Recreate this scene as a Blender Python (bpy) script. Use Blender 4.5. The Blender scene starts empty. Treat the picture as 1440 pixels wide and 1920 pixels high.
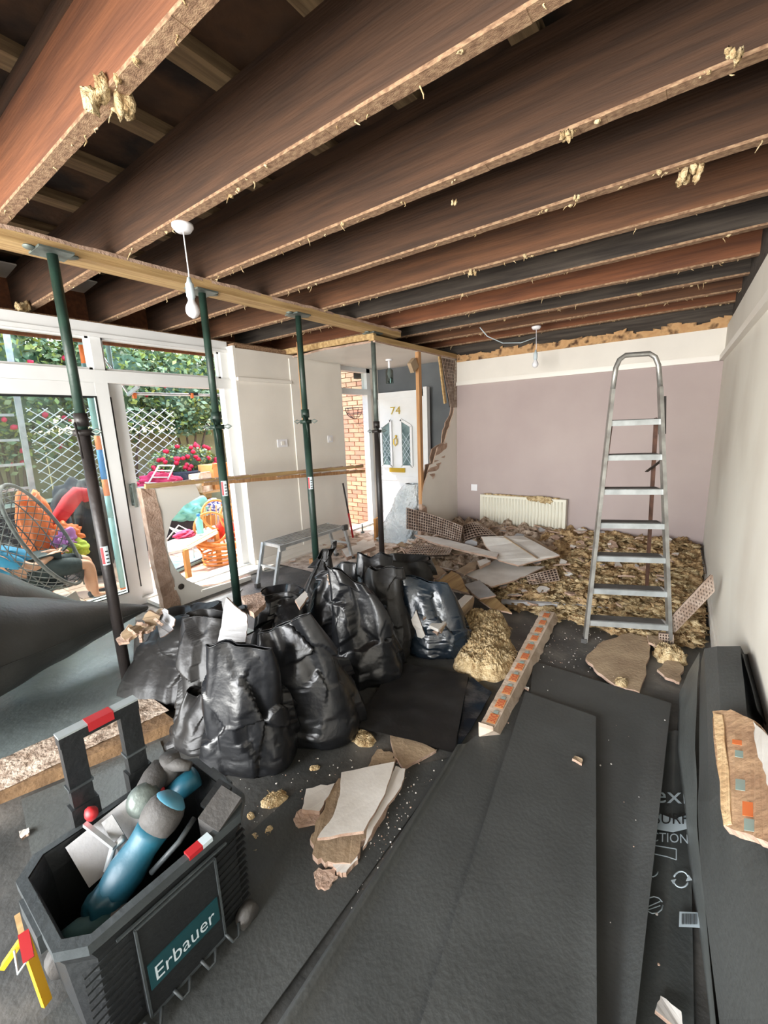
import bpy, math, random
from mathutils import Vector, Matrix, noise
from mathutils.geometry import tessellate_polygon
random.seed(7)
D=bpy.data; SC=bpy.context.scene; COL=SC.collection
V=Vector
# ---------------------------------------------------------------- camera
FPX,CX,CY,H=801.0,720.0,960.0,1.55
yaw,pitch,roll=0.63884,0.200613,-0.0404
def cam_axes():
    F=V((-math.sin(yaw)*math.cos(pitch),math.cos(yaw)*math.cos(pitch),-math.sin(pitch)))
    r=V((math.cos(yaw),math.sin(yaw),0)); u=r.cross(F); c,s=math.cos(roll),math.sin(roll)
    return c*r+s*u,-s*r+c*u,F
CR,CU,CF=cam_axes()
cd=D.cameras.new('camera'); cam=D.objects.new('camera',cd); COL.objects.link(cam); SC.camera=cam
cam.matrix_world=Matrix(((CR.x,CU.x,-CF.x,0),(CR.y,CU.y,-CF.y,0),(CR.z,CU.z,-CF.z,H),(0,0,0,1)))
cd.sensor_fit='VERTICAL'; cd.sensor_height=36; cd.lens=FPX/1920*36; cd.clip_start=.02
def P(px,py,ax=2,val=0.0):
    d=(px-CX)/FPX*CR-(py-CY)/FPX*CU+CF; o=V((0,0,H)); t=(val-o[ax])/d[ax]; return o+t*d
def ZV(x,y,py):
    lo,hi=-1.,4.
    for _ in range(40):
        m=(lo+hi)/2; v=V((x,y,m-H)); q=CY-FPX*v.dot(CU)/v.dot(CF)
        if q<py: hi=m
        else: lo=m
    return m
# ---------------------------------------------------------------- world and light
w=D.worlds.new('sky'); SC.world=w; w.use_nodes=True; nt=w.node_tree
bg=nt.nodes['Background']; sk=nt.nodes.new('ShaderNodeTexSky'); sk.sky_type='NISHITA'
sk.sun_disc=False; sk.sun_elevation=math.radians(52); sk.sun_rotation=math.radians(-48); sk.air_density=1.2; sk.dust_density=2.5
nt.links.new(sk.outputs[0],bg.inputs[0]); bg.inputs[1].default_value=0.5
sl=D.lights.new('sun','SUN'); so=D.objects.new('sun',sl); COL.objects.link(so); sl.energy=3.0; sl.angle=.01; sl.color=(1,.93,.82)
so.rotation_euler=V((.46,.40,-.80)).to_track_quat('-Z','Y').to_euler()
def area(name,loc,dirv,sx,sy,e,col=(1,1,1)):
    l=D.lights.new(name,'AREA'); l.shape='RECTANGLE'; l.size=sx; l.size_y=sy; l.energy=e; l.color=col
    o=D.objects.new(name,l); COL.objects.link(o); o.location=loc; o.rotation_euler=V(dirv).to_track_quat('-Z','Y').to_euler(); return o
area('rear_fill_light',(-1.9,-2.92,1.4),(0,1,0.05),3.6,2.2,225,(1,.97,.93))  # fill lamp added behind the camera to brighten the room
for nm,loc,sx,sy,dr in(('patio_portal',(-4.3,1.0,1.2),3.7,2.4,(1,0,0)),('front_door_portal',(-4.3,4.92,1.15),.62,2.3,(1,0,0))):
    o=area(nm,loc,dr,sx,sy,1); o.data.cycles.is_portal=True
SC.view_settings.view_transform='Standard'; SC.view_settings.look='None'; SC.view_settings.gamma=1; SC.view_settings.use_curve_mapping=False
SC.view_settings.exposure=1.6
# ---------------------------------------------------------------- materials
def lin(c):
    return tuple(((x/255/12.92) if x<=10 else ((x/255+.055)/1.055)**2.4) for x in c)+(1,)
def M(name,c1,c2=None,sc=4,rough=.8,bump=0,bsc=40,metal=0,spec=.5,st=(1,1,1),c3=None,lo=.35,hi=.65,coat=0,detail=4,bd=.01):
    m=D.materials.new(name); m.use_nodes=True; t=m.node_tree; b=t.nodes['Principled BSDF']; L=t.links.new
    b.inputs['Roughness'].default_value=rough; b.inputs['Metallic'].default_value=metal; b.inputs['Specular IOR Level'].default_value=spec
    b.inputs['Coat Weight'].default_value=coat
    b.inputs['Base Color'].default_value=lin(c1)
    tc=t.nodes.new('ShaderNodeTexCoord'); mp=t.nodes.new('ShaderNodeMapping'); mp.inputs['Scale'].default_value=st; L(tc.outputs['Object'],mp.inputs[0])
    if c2:
        n=t.nodes.new('ShaderNodeTexNoise'); n.inputs['Scale'].default_value=sc; n.inputs['Detail'].default_value=detail; L(mp.outputs[0],n.inputs[0])
        r=t.nodes.new('ShaderNodeValToRGB'); r.color_ramp.elements[0].color=lin(c1); r.color_ramp.elements[1].color=lin(c2)
        r.color_ramp.elements[0].position=lo; r.color_ramp.elements[1].position=hi
        if c3: e=r.color_ramp.elements.new((lo+hi)/2); e.color=lin(c3)
        L(n.outputs[0],r.inputs[0]); L(r.outputs[0],b.inputs['Base Color'])
    if bump:
        n2=t.nodes.new('ShaderNodeTexNoise'); n2.inputs['Scale'].default_value=bsc; n2.inputs['Detail'].default_value=4; L(mp.outputs[0],n2.inputs[0])
        bm=t.nodes.new('ShaderNodeBump'); bm.inputs['Strength'].default_value=bump; bm.inputs['Distance'].default_value=bd; L(n2.outputs[0],bm.inputs['Height']); L(bm.outputs[0],b.inputs['Normal'])
    return m
def glass(name,tint=(235,242,240),fac=.12,rough=.02):
    m=D.materials.new(name); m.use_nodes=True; t=m.node_tree; t.nodes.clear(); L=t.links.new
    o=t.nodes.new('ShaderNodeOutputMaterial'); mx=t.nodes.new('ShaderNodeMixShader'); a=t.nodes.new('ShaderNodeBsdfTransparent'); g=t.nodes.new('ShaderNodeBsdfGlossy')
    a.inputs[0].default_value=lin(tint); g.inputs['Roughness'].default_value=rough; mx.inputs[0].default_value=fac
    L(a.outputs[0],mx.inputs[1]); L(g.outputs[0],mx.inputs[2]); L(mx.outputs[0],o.inputs[0]); return m
WX=(.6,9,9)
m_joist=[M('joist_brown',(80,55,38),(58,40,28),3,.85,.35,12,st=WX),M('joist_red',(126,78,50),(98,60,40),3,.85,.35,12,st=WX),
         M('joist_dark',(76,68,60),(46,40,35),3,.9,.35,12,st=WX),M('joist_mid',(108,72,48),(80,54,37),3,.85,.35,12,st=WX)]
m_jbot=M('joist_underside',(164,136,106),(116,88,66),14,.9,.35,60,c3=(144,114,88),st=(3,5,5))
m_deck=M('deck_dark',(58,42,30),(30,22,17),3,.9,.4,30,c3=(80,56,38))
m_batten=M('batten_wood',(140,118,88),(106,86,62),5,.85,.3,20,st=(9,.6,9))
m_pine=M('pine',(196,166,116),(160,128,84),4,.75,.3,15,st=(9,.5,9))
m_pineZ=M('stud_pine',(196,150,104),(160,116,76),4,.8,.3,15,st=(9,9,.5))
m_mauve=M('mauve_paint',(176,162,159),(168,153,151),1.2,.85,.05,80)
m_white=M('white_paint',(228,223,214),(218,213,204),1.5,.85,.06,60)
m_whiteR=M('white_paint_stained',(218,214,204),(196,188,176),1.1,.8,.06,60,lo=.5,hi=.85)
m_grey=M('hall_grey_paint',(104,108,110),(84,88,92),1.3,.85,.05,60)
m_upvc=M('white_upvc',(222,224,224),(214,216,216),3,.35,spec=.5)
m_gloss=M('white_gloss',(226,222,214),None,3,.4)
m_floor=M('floor_dark',(104,101,96),(56,57,56),3,.5,.3,40,c3=(72,72,70),spec=.4,detail=8)
m_sheet=M('protection_sheet',(72,74,73),(60,62,61),2.5,.5,.2,60,spec=.4)
m_sheet2=M('protection_sheet_grey',(92,96,94),(76,79,78),3,.45,.2,60,spec=.45)
m_sheet3=M('glossy_sheet_sky_grey',(118,128,127),(96,104,104),3,.3,.25,30,spec=.6)  # lighter grey paints the sky reflection on the black sheet by the bags
m_bag=M('black_polythene',(26,27,30),(19,20,22),3,.3,.3,7,spec=.5,bd=.03)
m_bagb=M('blue_black_polythene',(26,38,48),(18,26,34),3,.24,.3,7,spec=.55,bd=.03)
m_bagg=M('dusty_polythene',(40,39,38),(30,29,29),4,.42,.3,7,spec=.4,bd=.03)
m_ins=M('insulation',(230,208,168),(166,138,100),30,.98,1.,110,c3=(206,182,140),spec=.1,bd=.015)
m_ins2=M('insulation_dirty',(214,186,144),(132,104,74),24,.98,1.,110,c3=(184,154,114),spec=.1,bd=.015)
m_pw=M('plasterboard_face',(222,218,212),(204,198,190),5,.8,.1,40)
m_pb=M('plasterboard_back',(172,150,122),(146,124,100),6,.9,.4,50)
m_pe=M('plaster_core',(186,160,142),(160,132,114),16,.95,.8,60)
m_pg=M('plasterboard_grey',(172,172,174),(150,150,150),6,.8,.2,50)
m_rub=M('rubble_dust',(206,188,170),(122,102,84),18,.97,.9,60,c3=(178,158,140))
m_lathb=M('lath_paper',(70,52,44),(50,38,32),9,.9,.5,40)
m_lathw=M('lath_bars',(178,160,146),(140,118,102),12,.85,.4,60)
m_alu=M('aluminium',(176,176,172),(140,138,134),12,.42,.1,60,metal=.75)
m_aluw=M('aluminium_bright',(206,212,214),(180,186,188),12,.35,metal=.6)
m_steel=M('green_painted_steel',(38,62,52),(28,44,38),6,.45,.2,40,spec=.5)
m_steelb=M('dark_painted_steel',(50,44,42),(36,33,33),6,.45,.2,40,spec=.5)
m_galv=M('galvanised',(120,130,124),(88,96,92),10,.5,.2,60,metal=.5)
m_rad=M('radiator_enamel',(218,214,198),None,3,.45)
m_blk=M('black_plastic',(30,33,34),(23,25,27),5,.5,.25,50)
m_blkL=M('black_plastic_rim',(70,76,78),(52,57,59),5,.5,.2,50)
m_teal=M('teal_plastic',(30,92,112),(24,74,92),5,.45,.1,50)
m_tealD=M('teal_label',(18,62,68),None,5,.5)
m_grpl=M('grey_rubber',(84,82,80),(64,63,62),8,.7,.3,60)
m_red=M('red_plastic',(170,32,38),None,3,.5)
m_yel=M('yellow_plastic',(212,160,34),None,3,.5)
m_orange=M('orange_paint',(226,120,62),None,3,.6)
m_blue=M('blue_paint',(40,120,190),None,3,.6)
m_lblue=M('pale_blue_paint',(140,180,184),(120,160,166),5,.6)
m_brass=M('brass',(206,176,70),None,3,.3,metal=.7)
m_print=M('white_print',(190,204,210),None,3,.6)
m_bulb=M('opal_bulb',(232,232,236),None,3,.25)
m_tile=M('patio_stone',(206,176,156),(180,150,132),3,.8,.3,30)
m_brick=[M('brick_a',(206,162,132),(190,142,112),8,.85,.3,40),M('brick_b',(196,146,122),(180,130,106),8,.85,.3,40),M('brick_c',(214,174,142),(196,154,122),8,.85,.3,40)]
m_mortar=M('mortar',(186,166,140),(160,142,120),10,.95,.4,60)
m_leafa=M('leaf_green',(136,158,112),(100,126,84),3,.5,c3=(166,180,132)); m_leafb=M('leaf_dark',(98,122,88),(74,98,68),3,.5)
m_leafy=M('leaf_yellow',(176,182,92),(136,152,70),3,.55)
m_flow=M('red_petals',(206,34,66),None,3,.6); m_stem=M('bark',(96,76,58),None,3,.9)
m_skin=M('skin',(206,156,128),(196,144,116),6,.55); m_shirt=M('blue_cloth',(58,140,176),(46,120,158),6,.85,.3,30)
m_short=M('charcoal_cloth',(58,66,68),(46,54,56),6,.85,.3,30); m_hair=M('hair',(60,46,38),None,3,.7)
m_wick=M('wicker_grey',(110,108,106),(86,84,84),20,.8); m_rattan=M('orange_cane',(222,146,74),(200,122,56),14,.5)
m_film=M('clear_film_white',(222,228,230),(190,200,206),5,.18,1.,26,spec=.8,bd=.04)
m_glass=glass('clear_glass',(246,250,248),.05); m_glassd=glass('leaded_glass',(150,170,168),.2)
m_text_red=M('red_ink',(200,84,60),None,3,.8); m_or2=M('orange_ink',(232,166,106),(216,146,90),9,.85); m_tl2=M('teal_ink',(140,170,166),(150,160,152),9,.85)
m_card=M('cardboard',(206,150,88),(188,132,74),4,.85); m_pink=M('pink_cloth',(206,60,98),(180,44,80),5,.8); m_lime=M('lime_cloth',(180,190,70),None,3,.8)
m_purple=M('purple_cloth',(180,120,180),None,3,.8); m_mint=M('mint_cloth',(120,190,180),None,3,.8); m_navy=M('dark_fabric',(58,60,66),(44,46,52),4,.8,.3,30)
m_fence=M('garden_wall',(168,160,120),(140,134,100),3,.9,.4,20)
# ---------------------------------------------------------------- mesh builder
def rotm(rx=0,ry=0,rz=0): return (Matrix.Rotation(rz,3,'Z')@Matrix.Rotation(ry,3,'Y')@Matrix.Rotation(rx,3,'X'))
class MB:
    def __init__(s): s.v=[];s.f=[];s.m=[];s.s=[]
    def add(s,vs,fs,m=0,sm=False):
        o=len(s.v); s.v+= [V(x) for x in vs]; s.f+=[tuple(i+o for i in f) for f in fs]; s.m+=[m]*len(fs); s.s+=[sm]*len(fs); return s
    def box(s,c,d,R=None,m=0):
        c=V(c); a=[V((x*d[0]/2,y*d[1]/2,z*d[2]/2)) for x in(-1,1) for y in(-1,1) for z in(-1,1)]
        if R: a=[R@q for q in a]
        return s.add([c+q for q in a],[(0,1,3,2),(4,6,7,5),(0,4,5,1),(2,3,7,6),(0,2,6,4),(1,5,7,3)],m)
    def b2(s,x0,x1,y0,y1,z0,z1,m=0): return s.box(((x0+x1)/2,(y0+y1)/2,(z0+z1)/2),(x1-x0,y1-y0,z1-z0),None,m)
    def bar(s,a,b,w,h,up=(0,0,1),m=0):
        a,b=V(a),V(b); d=(b-a); L=d.length; d.normalize(); up=V(up)
        sd=d.cross(up)
        if sd.length<1e-4: sd=d.cross(V((1,0,0)))
        sd.normalize(); u=sd.cross(d); R=Matrix((sd,d,u)).transposed()
        return s.box((a+b)/2,(w,L,h),R,m)
    def tube(s,pts,r,n=8,m=0,closed=False,caps=True,sm=True):
        pts=[V(p) for p in pts]; N=len(pts); rs=r if isinstance(r,(list,tuple)) else [r]*N
        vs=[];prev=None
        for i,p in enumerate(pts):
            if closed: t=pts[(i+1)%N]-pts[i-1]
            else: t=pts[min(i+1,N-1)]-pts[max(i-1,0)]
            t.normalize()
            if prev is None:
                prev=t.cross(V((0,0,1)))
                if prev.length<1e-3: prev=t.cross(V((1,0,0)))
            x=prev-t*prev.dot(t)
            if x.length<1e-6: x=t.orthogonal()
            x.normalize(); y=t.cross(x); prev=x
            for k in range(n):
                a=2*math.pi*k/n; vs.append(p+(x*math.cos(a)+y*math.sin(a))*rs[i])
        fs=[]
        for i in range(N if closed else N-1):
            for k in range(n):
                j=(i+1)%N; fs.append((i*n+k,i*n+(k+1)%n,j*n+(k+1)%n,j*n+k))
        if caps and not closed: fs.append(tuple(range(n-1,-1,-1))); fs.append(tuple((N-1)*n+k for k in range(n)))
        return s.add(vs,fs,m,sm)
    def grid(s,nu,nv,fn,m=0,cu=False,sm=True):
        vs=[fn(i/(nu if cu else nu-1),j/(nv-1)) for j in range(nv) for i in range(nu)]
        fs=[]
        for j in range(nv-1):
            for i in range(nu if cu else nu-1):
                fs.append((j*nu+i,j*nu+(i+1)%nu,(j+1)*nu+(i+1)%nu,(j+1)*nu+i))
        return s.add(vs,fs,m,sm)
    def slab(s,pts,t,m=0,ms=None,mb=None,jag=0,nj=3,dn=None):
        pts=[V(p) for p in pts]
        if jag:
            q=[]
            for i,p in enumerate(pts):
                b=pts[(i+1)%len(pts)]; q.append(p)
                for k in range(1,nj+1):
                    j=p.lerp(b,k/(nj+1)); q.append(j+V((random.uniform(-1,1),random.uniform(-1,1),random.uniform(-.15,.15)))*jag)
            pts=q
        n=V((0,0,0)); c=sum(pts,V((0,0,0)))/len(pts)
        for i,p in enumerate(pts): n+= (p-c).cross(pts[(i+1)%len(pts)]-c)
        n.normalize()
        if n.z<0: pts.reverse(); n=-n
        if dn: 
            dn=V(dn); 
            if n.dot(dn)<0: pts.reverse(); n=-n
        N=len(pts)
        s.add(pts+[p-n*t for p in pts]+[c],[],m)
        o=len(s.v)-2*N-1
        for q_ in tessellate_polygon([pts]):
            a_,b_,c_=q_
            if (pts[b_]-pts[a_]).cross(pts[c_]-pts[a_]).dot(n)<0: b_,c_=c_,b_
            s.f.append((o+a_,o+b_,o+c_)); s.m.append(m); s.s.append(False)
            s.f.append((o+N+a_,o+N+c_,o+N+b_)); s.m.append(mb if mb is not None else m); s.s.append(False)
        for i in range(N):
            j=(i+1)%N
            s.f.append((o+i,o+N+i,o+N+j,o+j)); s.m.append(ms if ms is not None else m); s.s.append(False)
        return s
    def blob(s,c,r,sub=2,amp=.3,fr=2,m=0,seed=0,sm=True):
        vs,fs=ICO[sub]; c=V(c); r=V(r) if not isinstance(r,(int,float)) else V((r,r,r)); o=[]
        for q in vs:
            k=1+amp*noise.noise(q*fr+V((seed*7.3,seed*3.1,seed)))
            o.append(c+V((q.x*r.x*k,q.y*r.y*k,q.z*r.z*k)))
        return s.add(o,fs,m,sm)
import bmesh
ICO={}
for k in(1,2,3,4):
    b=bmesh.new(); bmesh.ops.create_icosphere(b,subdivisions=k,radius=1); b.verts.ensure_lookup_table()
    ICO[k]=([v.co.copy() for v in b.verts],[tuple(v.index for v in f.verts) for f in b.faces]); b.free()
ORG={}
def obj(name,mb,mats,parent=None,label=None,cat=None,group=None,kind=None,org=None):
    me=D.meshes.new(name)
    if parent is not None: o0=ORG[parent.name]
    elif org is not None: o0=V(org)
    else:
        xs=[v.x for v in mb.v]; ys=[v.y for v in mb.v]; zs=[v.z for v in mb.v]; o0=V(((min(xs)+max(xs))/2,(min(ys)+max(ys))/2,min(zs)))
    me.from_pydata([tuple(v-o0) for v in mb.v],[],mb.f)
    if not isinstance(mats,(list,tuple)): mats=[mats]
    for m in mats: me.materials.append(m)
    me.polygons.foreach_set('material_index',mb.m); me.polygons.foreach_set('use_smooth',mb.s); me.update()
    o=D.objects.new(name,me); COL.objects.link(o); ORG[o.name]=o0
    if parent is not None: o.parent=parent
    else: o.location=o0
    tag(o,label,cat,group,kind); return o
def tag(o,label=None,cat=None,group=None,kind=None):
    if label:o['label']=label
    if cat:o['category']=cat
    if group:o['group']=group
    if kind:o['kind']=kind
def thing(name,loc,label,cat,group=None,kind=None):
    o=D.objects.new(name,None); COL.objects.link(o); o.location=loc; o.empty_display_size=.1; ORG[o.name]=V(loc); tag(o,label,cat,group,kind); return o
def inst(src,parent,off,rot=None,scale=None):
    c=src.copy(); COL.objects.link(c); c.parent=parent; c.location=V(src.location)+V(off); ORG[c.name]=ORG[src.name]
    if rot: c.rotation_euler=rot
    return c
def copy_tree(o,parent=None):
    c=o.copy(); COL.objects.link(c); c.parent=parent
    for ch in list(o.children): copy_tree(ch,c)
    return c
def text(name,s,p0,u,v,mat,parent,th=.0015,font_size=1):
    # flat printed lettering: p0 lower-left, u = direction*total width, v = direction*height
    cu=D.curves.new(name,'FONT'); cu.body=s; cu.size=1; cu.resolution_u=3; to=D.objects.new(name,cu); COL.objects.link(to)
    bpy.context.view_layer.update(); dg=bpy.context.evaluated_depsgraph_get(); me=D.meshes.new_from_object(to.evaluated_get(dg)); D.objects.remove(to); 
    xs=[q.co.x for q in me.vertices]; ys=[q.co.y for q in me.vertices]; x0,x1,y0,y1=min(xs),max(xs),min(ys),max(ys); y0=0 if y0>-.05 else y0
    mb=MB(); u,v,p0=V(u),V(v),V(p0); n=u.cross(v).normalized()
    mb.add([p0+u*((q.co.x-x0)/(x1-x0))+v*((q.co.y-y0)/(y1-y0))+n*th for q in me.vertices],[tuple(p.vertices) for p in me.polygons])
    return obj(name,mb,mat,parent)
# ================================================================ STRUCTURE
YB=5.5
def WX_(y): return .11+.04*(YB-y)
f=thing('floor',(0,0,0),'dark dust-covered floor of the stripped room','floor',kind='structure')
mb=MB().b2(-4.2,.9,-3.1,5.6,-.1,0); obj('floor_slab',mb,m_floor,f)
# ceiling
ce=thing('ceiling',(0,0,2.54),'exposed timber joists and dark boards of the opened ceiling','ceiling',kind='structure')
ys=[-2.45,-1.92,-1.4,-.87,-.34,.19,.73,1.26,1.81,2.34,2.88,3.36,3.92,4.4,4.9,5.37]
cols=[0,0,0,0,0,0,1,0,0,0,3,2,1,2,3,1]
for y,c in zip(ys,cols):
    j=MB().b2(-4.62,.5,y,y+.05,2.55,2.82)
    jo=obj('joist',j,m_joist[c],ce)
    s_=MB(); n=60
    for i in range(n):
        x0=-4.62+i*5.12/n; s_.b2(x0,x0+5.12/n,y-.001,y+.05,2.539+random.uniform(-.0015,.001),2.551)
    obj('plaster_residue',s_,m_jbot,jo)
    obj('firring',MB().b2(-4.62,.5,y-.004,y+.05,2.815,2.88),m_joist[0 if c!=2 else 2],jo)
for i in range(11):
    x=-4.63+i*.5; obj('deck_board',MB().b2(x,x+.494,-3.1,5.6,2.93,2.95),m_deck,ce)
    obj('batten',MB().b2(x-.05,x+.05,-3.1,5.6,2.88,2.93),m_batten,ce)
# walls
wb=thing('wall_back',(-1.3,YB,0),'mauve back wall with a white band above the picture rail','wall',kind='structure')
obj('mauve_plaster',MB().b2(-2.79,.3,YB,YB+.1,0,2.05),m_mauve,wb)
obj('white_band',MB().b2(-2.79,.3,YB-.002,YB+.1,2.05,2.35),m_white,wb)
obj('picture_rail',MB().b2(-2.79,.12,YB-.03,YB,2.035,2.075).b2(-2.79,.12,YB-.018,YB,2.075,2.09),m_gloss,wb)
obj('hall_plaster',MB().b2(-4.3,-2.79,YB,YB+.1,0,2.45),m_grey,wb)
mb=MB(); x=-2.75
while x<.1:
    dx=random.uniform(.03,.09); z=2.42+.05*noise.noise(V((x*4,0,0)))+random.uniform(0,.02); mb.slab([(x,YB-.012,2.34),(x+dx,YB-.012,2.34),(x+dx,YB-.012,z+random.uniform(-.02,.02)),(x,YB-.012,z)],.01,0,dn=(0,-1,0)); x+=dx
obj('torn_plaster_strip',mb,M('torn_plaster',(182,140,96),(84,58,40),10,.9,.8,30,c3=(196,156,110)),wb,kind='stuff')
obj('brick_head',MB().b2(-4.6,.5,YB+.02,YB+.12,2.3,2.96),m_joist[2],wb)
wr=thing('wall_right',(.3,1.2,0),'stained white right hand wall with high picture rail','wall',kind='structure')
def wallR(y0,y1,z0,z1,t0,t1,mb): 
    a=[(WX_(y)+dx,y,z) for y in(y0,y1) for z in(z0,z1) for dx in(t0,t1)]
    return mb.add(a,[(0,1,3,2),(4,6,7,5),(0,4,5,1),(2,3,7,6),(0,2,6,4),(1,5,7,3)])
obj('plaster',wallR(-3.1,5.6,0,2.36,0,.15,MB()),m_whiteR,wr)
obj('upper_brickwork',wallR(-3.1,5.6,2.36,2.96,.03,.15,MB()),m_joist[2],wr)
obj('picture_rail',wallR(-3.1,5.5,2.035,2.085,-.035,0,MB()),m_gloss,wr)
bs=thing('baseboard_right',(.3,1.2,0),'white skirting board at the foot of the right wall','skirting',kind='structure')
obj('board',wallR(-3.1,5.5,0,.1,-.02,0,MB()),m_gloss,bs)
obj('capping',wallR(-3.1,5.5,.1,.115,-.013,0,MB()),m_gloss,bs)
# unseen rear wall, its wide opening added to let fill light in
wq=thing('wall_rear',(-1.9,-3.05,0),'unseen rear wall with a wide opening added for fill light','wall',kind='structure')
obj('pier',MB().b2(-4.3,-3.8,-3.1,-3,0,2.96),m_white,wq); obj('pier',MB().b2(0,.6,-3.1,-3,0,2.96),m_white,wq); obj('lintel',MB().b2(-3.8,0,-3.1,-3,2.5,2.96),m_white,wq)
# left wall
wl=thing('wall_left',(-4.05,3.5,0),'white left wall between patio doors and front door','wall',kind='structure')
obj('plaster',MB().b2(-4.22,-4.0,2.9,4.52,0,2.4),m_white,wl)
obj('return_panel',MB().b2(-4.22,-4.0,2.87,2.9,0,2.42),m_gloss,wl)
obj('picture_rail',MB().b2(-4.0,-3.97,2.88,3.62,2.07,2.105),m_gloss,wl)
obj('plaster_step',MB().b2(-4.0,-3.985,3.62,4.52,0,2.36),m_white,wl)
obj('header_board',MB().b2(-4.66,-4.62,-3.1,5.6,2.4,2.97),m_joist[1],wl)
obj('wall_plate',MB().b2(-4.6,-4.2,-3.1,5.6,2.44,2.5),m_jbot,wl)
obj('torn_head',MB().b2(-4.2,-4.02,2.9,4.52,2.4,2.45),m_jbot,wl)
obj('rear_plaster',MB().b2(-4.25,-4.1,-3.1,-.9,0,2.5),m_white,wl)
obj('skirting_board',MB().b2(-4.0,-3.98,2.9,4.5,0,.09),m_gloss,wl)
obj('side_plaster',MB().b2(-4.25,-4.1,5.3,5.6,0,2.45).b2(-4.25,-4.1,4.5,4.56,0,2.45),m_white,wl)
obj('hall_dust_layer',MB().grid(60,80,lambda u,v:V((-4.12+1.45*u,3.1+2.38*v,.004+(.022*abs(noise.noise(V((u*12,v*16,5))))+.012*abs(noise.noise(V((u*40,v*60,2)))))*min(1,v*5)*min(1,(1-u)*6+.1)))),M('pale_plaster_dust',(214,202,190),(150,132,118),9,.95,.7,50,c3=(190,174,160)),f,kind='stuff')
ch=thing('ceiling',(-3.4,4.5,2.4),'white plaster ceiling left over the hall','ceiling',kind='structure')
obj('plasterboard',MB().slab([(-4.1,3.7,2.4),(-3.4,3.62,2.4),(-2.76,3.68,2.4),(-2.76,5.5,2.4),(-4.2,5.5,2.4)],.02,0,1,jag=.02),[m_white,m_pe],ch)
obj('edge_batten',MB().bar((-4.1,3.64,2.44),(-2.76,3.68,2.44),.05,.06),m_pine,ch); obj('edge_batten',MB().bar((-2.79,3.66,2.42),(-2.79,5.5,2.42),.07,.05),m_pine,ch)
# hall partition remnant
wh=thing('wall_hall',(-2.79,5,0),'broken remnant of the hall partition with jagged plaster edge','wall',kind='structure')
pts=[(5.5,0),(4.56,0),(4.53,.55),(4.58,.8),(4.7,.98),(4.82,1.04),(4.93,1.22),(5.12,1.28),(5.22,1.45),(5.3,1.55),(5.42,1.72),(5.44,2.37),(5.5,2.37)]
jp=[]
for i,(a,b) in enumerate(pts):
    jp.append((a,b)); 
    if 2<=i<=9:
        c=pts[i+1]; jp.append(((a+c[0])/2+random.uniform(-.03,.03),(b+c[1])/2+random.uniform(-.03,.03)))
obj('plaster',MB().slab([(-2.76,a,b) for a,b in jp],.012,0,1,dn=(1,0,0)),[m_white,m_pe],wh)
obj('plaster',MB().slab([(-2.82,a+random.uniform(-.03,.05),b) for a,b in jp],.012,0,1,dn=(1,0,0)),[m_pe,m_pe],wh)
obj('torn_edge',MB().slab([(-2.757,4.66,.95),(-2.757,4.8,.84),(-2.757,4.98,1.0),(-2.757,5.14,1.1),(-2.757,5.2,1.28),(-2.757,5.13,1.3),(-2.757,4.93,1.24),(-2.757,4.85,1.06)],.008,0,0,jag=.015,dn=(1,0,0)),m_pe,wh)
def lath(name,p00,p10,p11,p01,nu,nv,parent=None,back=True,bow=0,th=.006,**k):
    p00,p10,p11,p01=map(V,(p00,p10,p11,p01)); n=(p10-p00).cross(p01-p00).normalized()
    if n.dot(V((0,0,H))-p00)<0: n=-n
    def q(u,v): return p00*(1-u)*(1-v)+p10*u*(1-v)+p11*u*v+p01*(1-u)*v+n*bow*math.sin(math.pi*u)
    if parent is None: parent=thing(name,(p00+p11)/2,**k); 
    mb=MB()
    for i in range(nu+1): 
        for s in range(3): mb.bar(q(i/nu,s/3),q(i/nu,(s+1)/3),th,th,n)
    for j in range(nv+1):
        for s in range(6): mb.bar(q(s/6,j/nv),q((s+1)/6,j/nv),th,th,n)
    obj('lath_bars',mb,m_lathw,parent)
    if back:
        b=MB(); b.grid(7,3,lambda u,v:q(u,v)-n*.012); b.grid(7,3,lambda u,v:q(1-u,v)-n*.016); obj('backing_paper',b,m_lathb,parent)
    return parent
lath('lath',(-2.755,5.08,2.36),(-2.755,5.48,2.36),(-2.755,5.48,1.75),(-2.755,5.3,1.75),9,14,parent=wh)
obj('timber_edge',MB().bar((-2.78,5.06,2.38),(-2.78,5.2,1.8),.05,.02,(1,0,0)),m_pine,wh)
st=thing('partition_stud',(-2.79,4.56,0),'bare timber stud standing in front of the white door','timber')
obj('stud',MB().box((-2.79,4.56,1.45),(.045,.06,1.9)),m_pineZ,st)
obj('plaster_scab',MB().slab([(-2.75,4.5,.56),(-2.75,4.62,.5),(-2.75,4.66,.2),(-2.75,4.6,0),(-2.75,4.5,0),(-2.75,4.48,.3)],.05,0,0,jag=.02,dn=(1,0,0)),m_pe,st)
obj('noggin_stub',MB().box((-2.79,4.44,2.22),(.05,.13,.12),rotm(.6)),m_pb,st)
a=P(589,1012,0,-3.5); s2=thing('partition_stud',(a.x,a.y,0),'thin timber stud behind the third prop carrying the cross battens','timber')
obj('stud',MB().box((a.x,a.y,1.22),(.05,.04,2.44)),m_pineZ,s2); obj('sole_block',MB().box((a.x,a.y,.03),(.12,.1,.06)),m_pineZ,s2)
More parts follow.
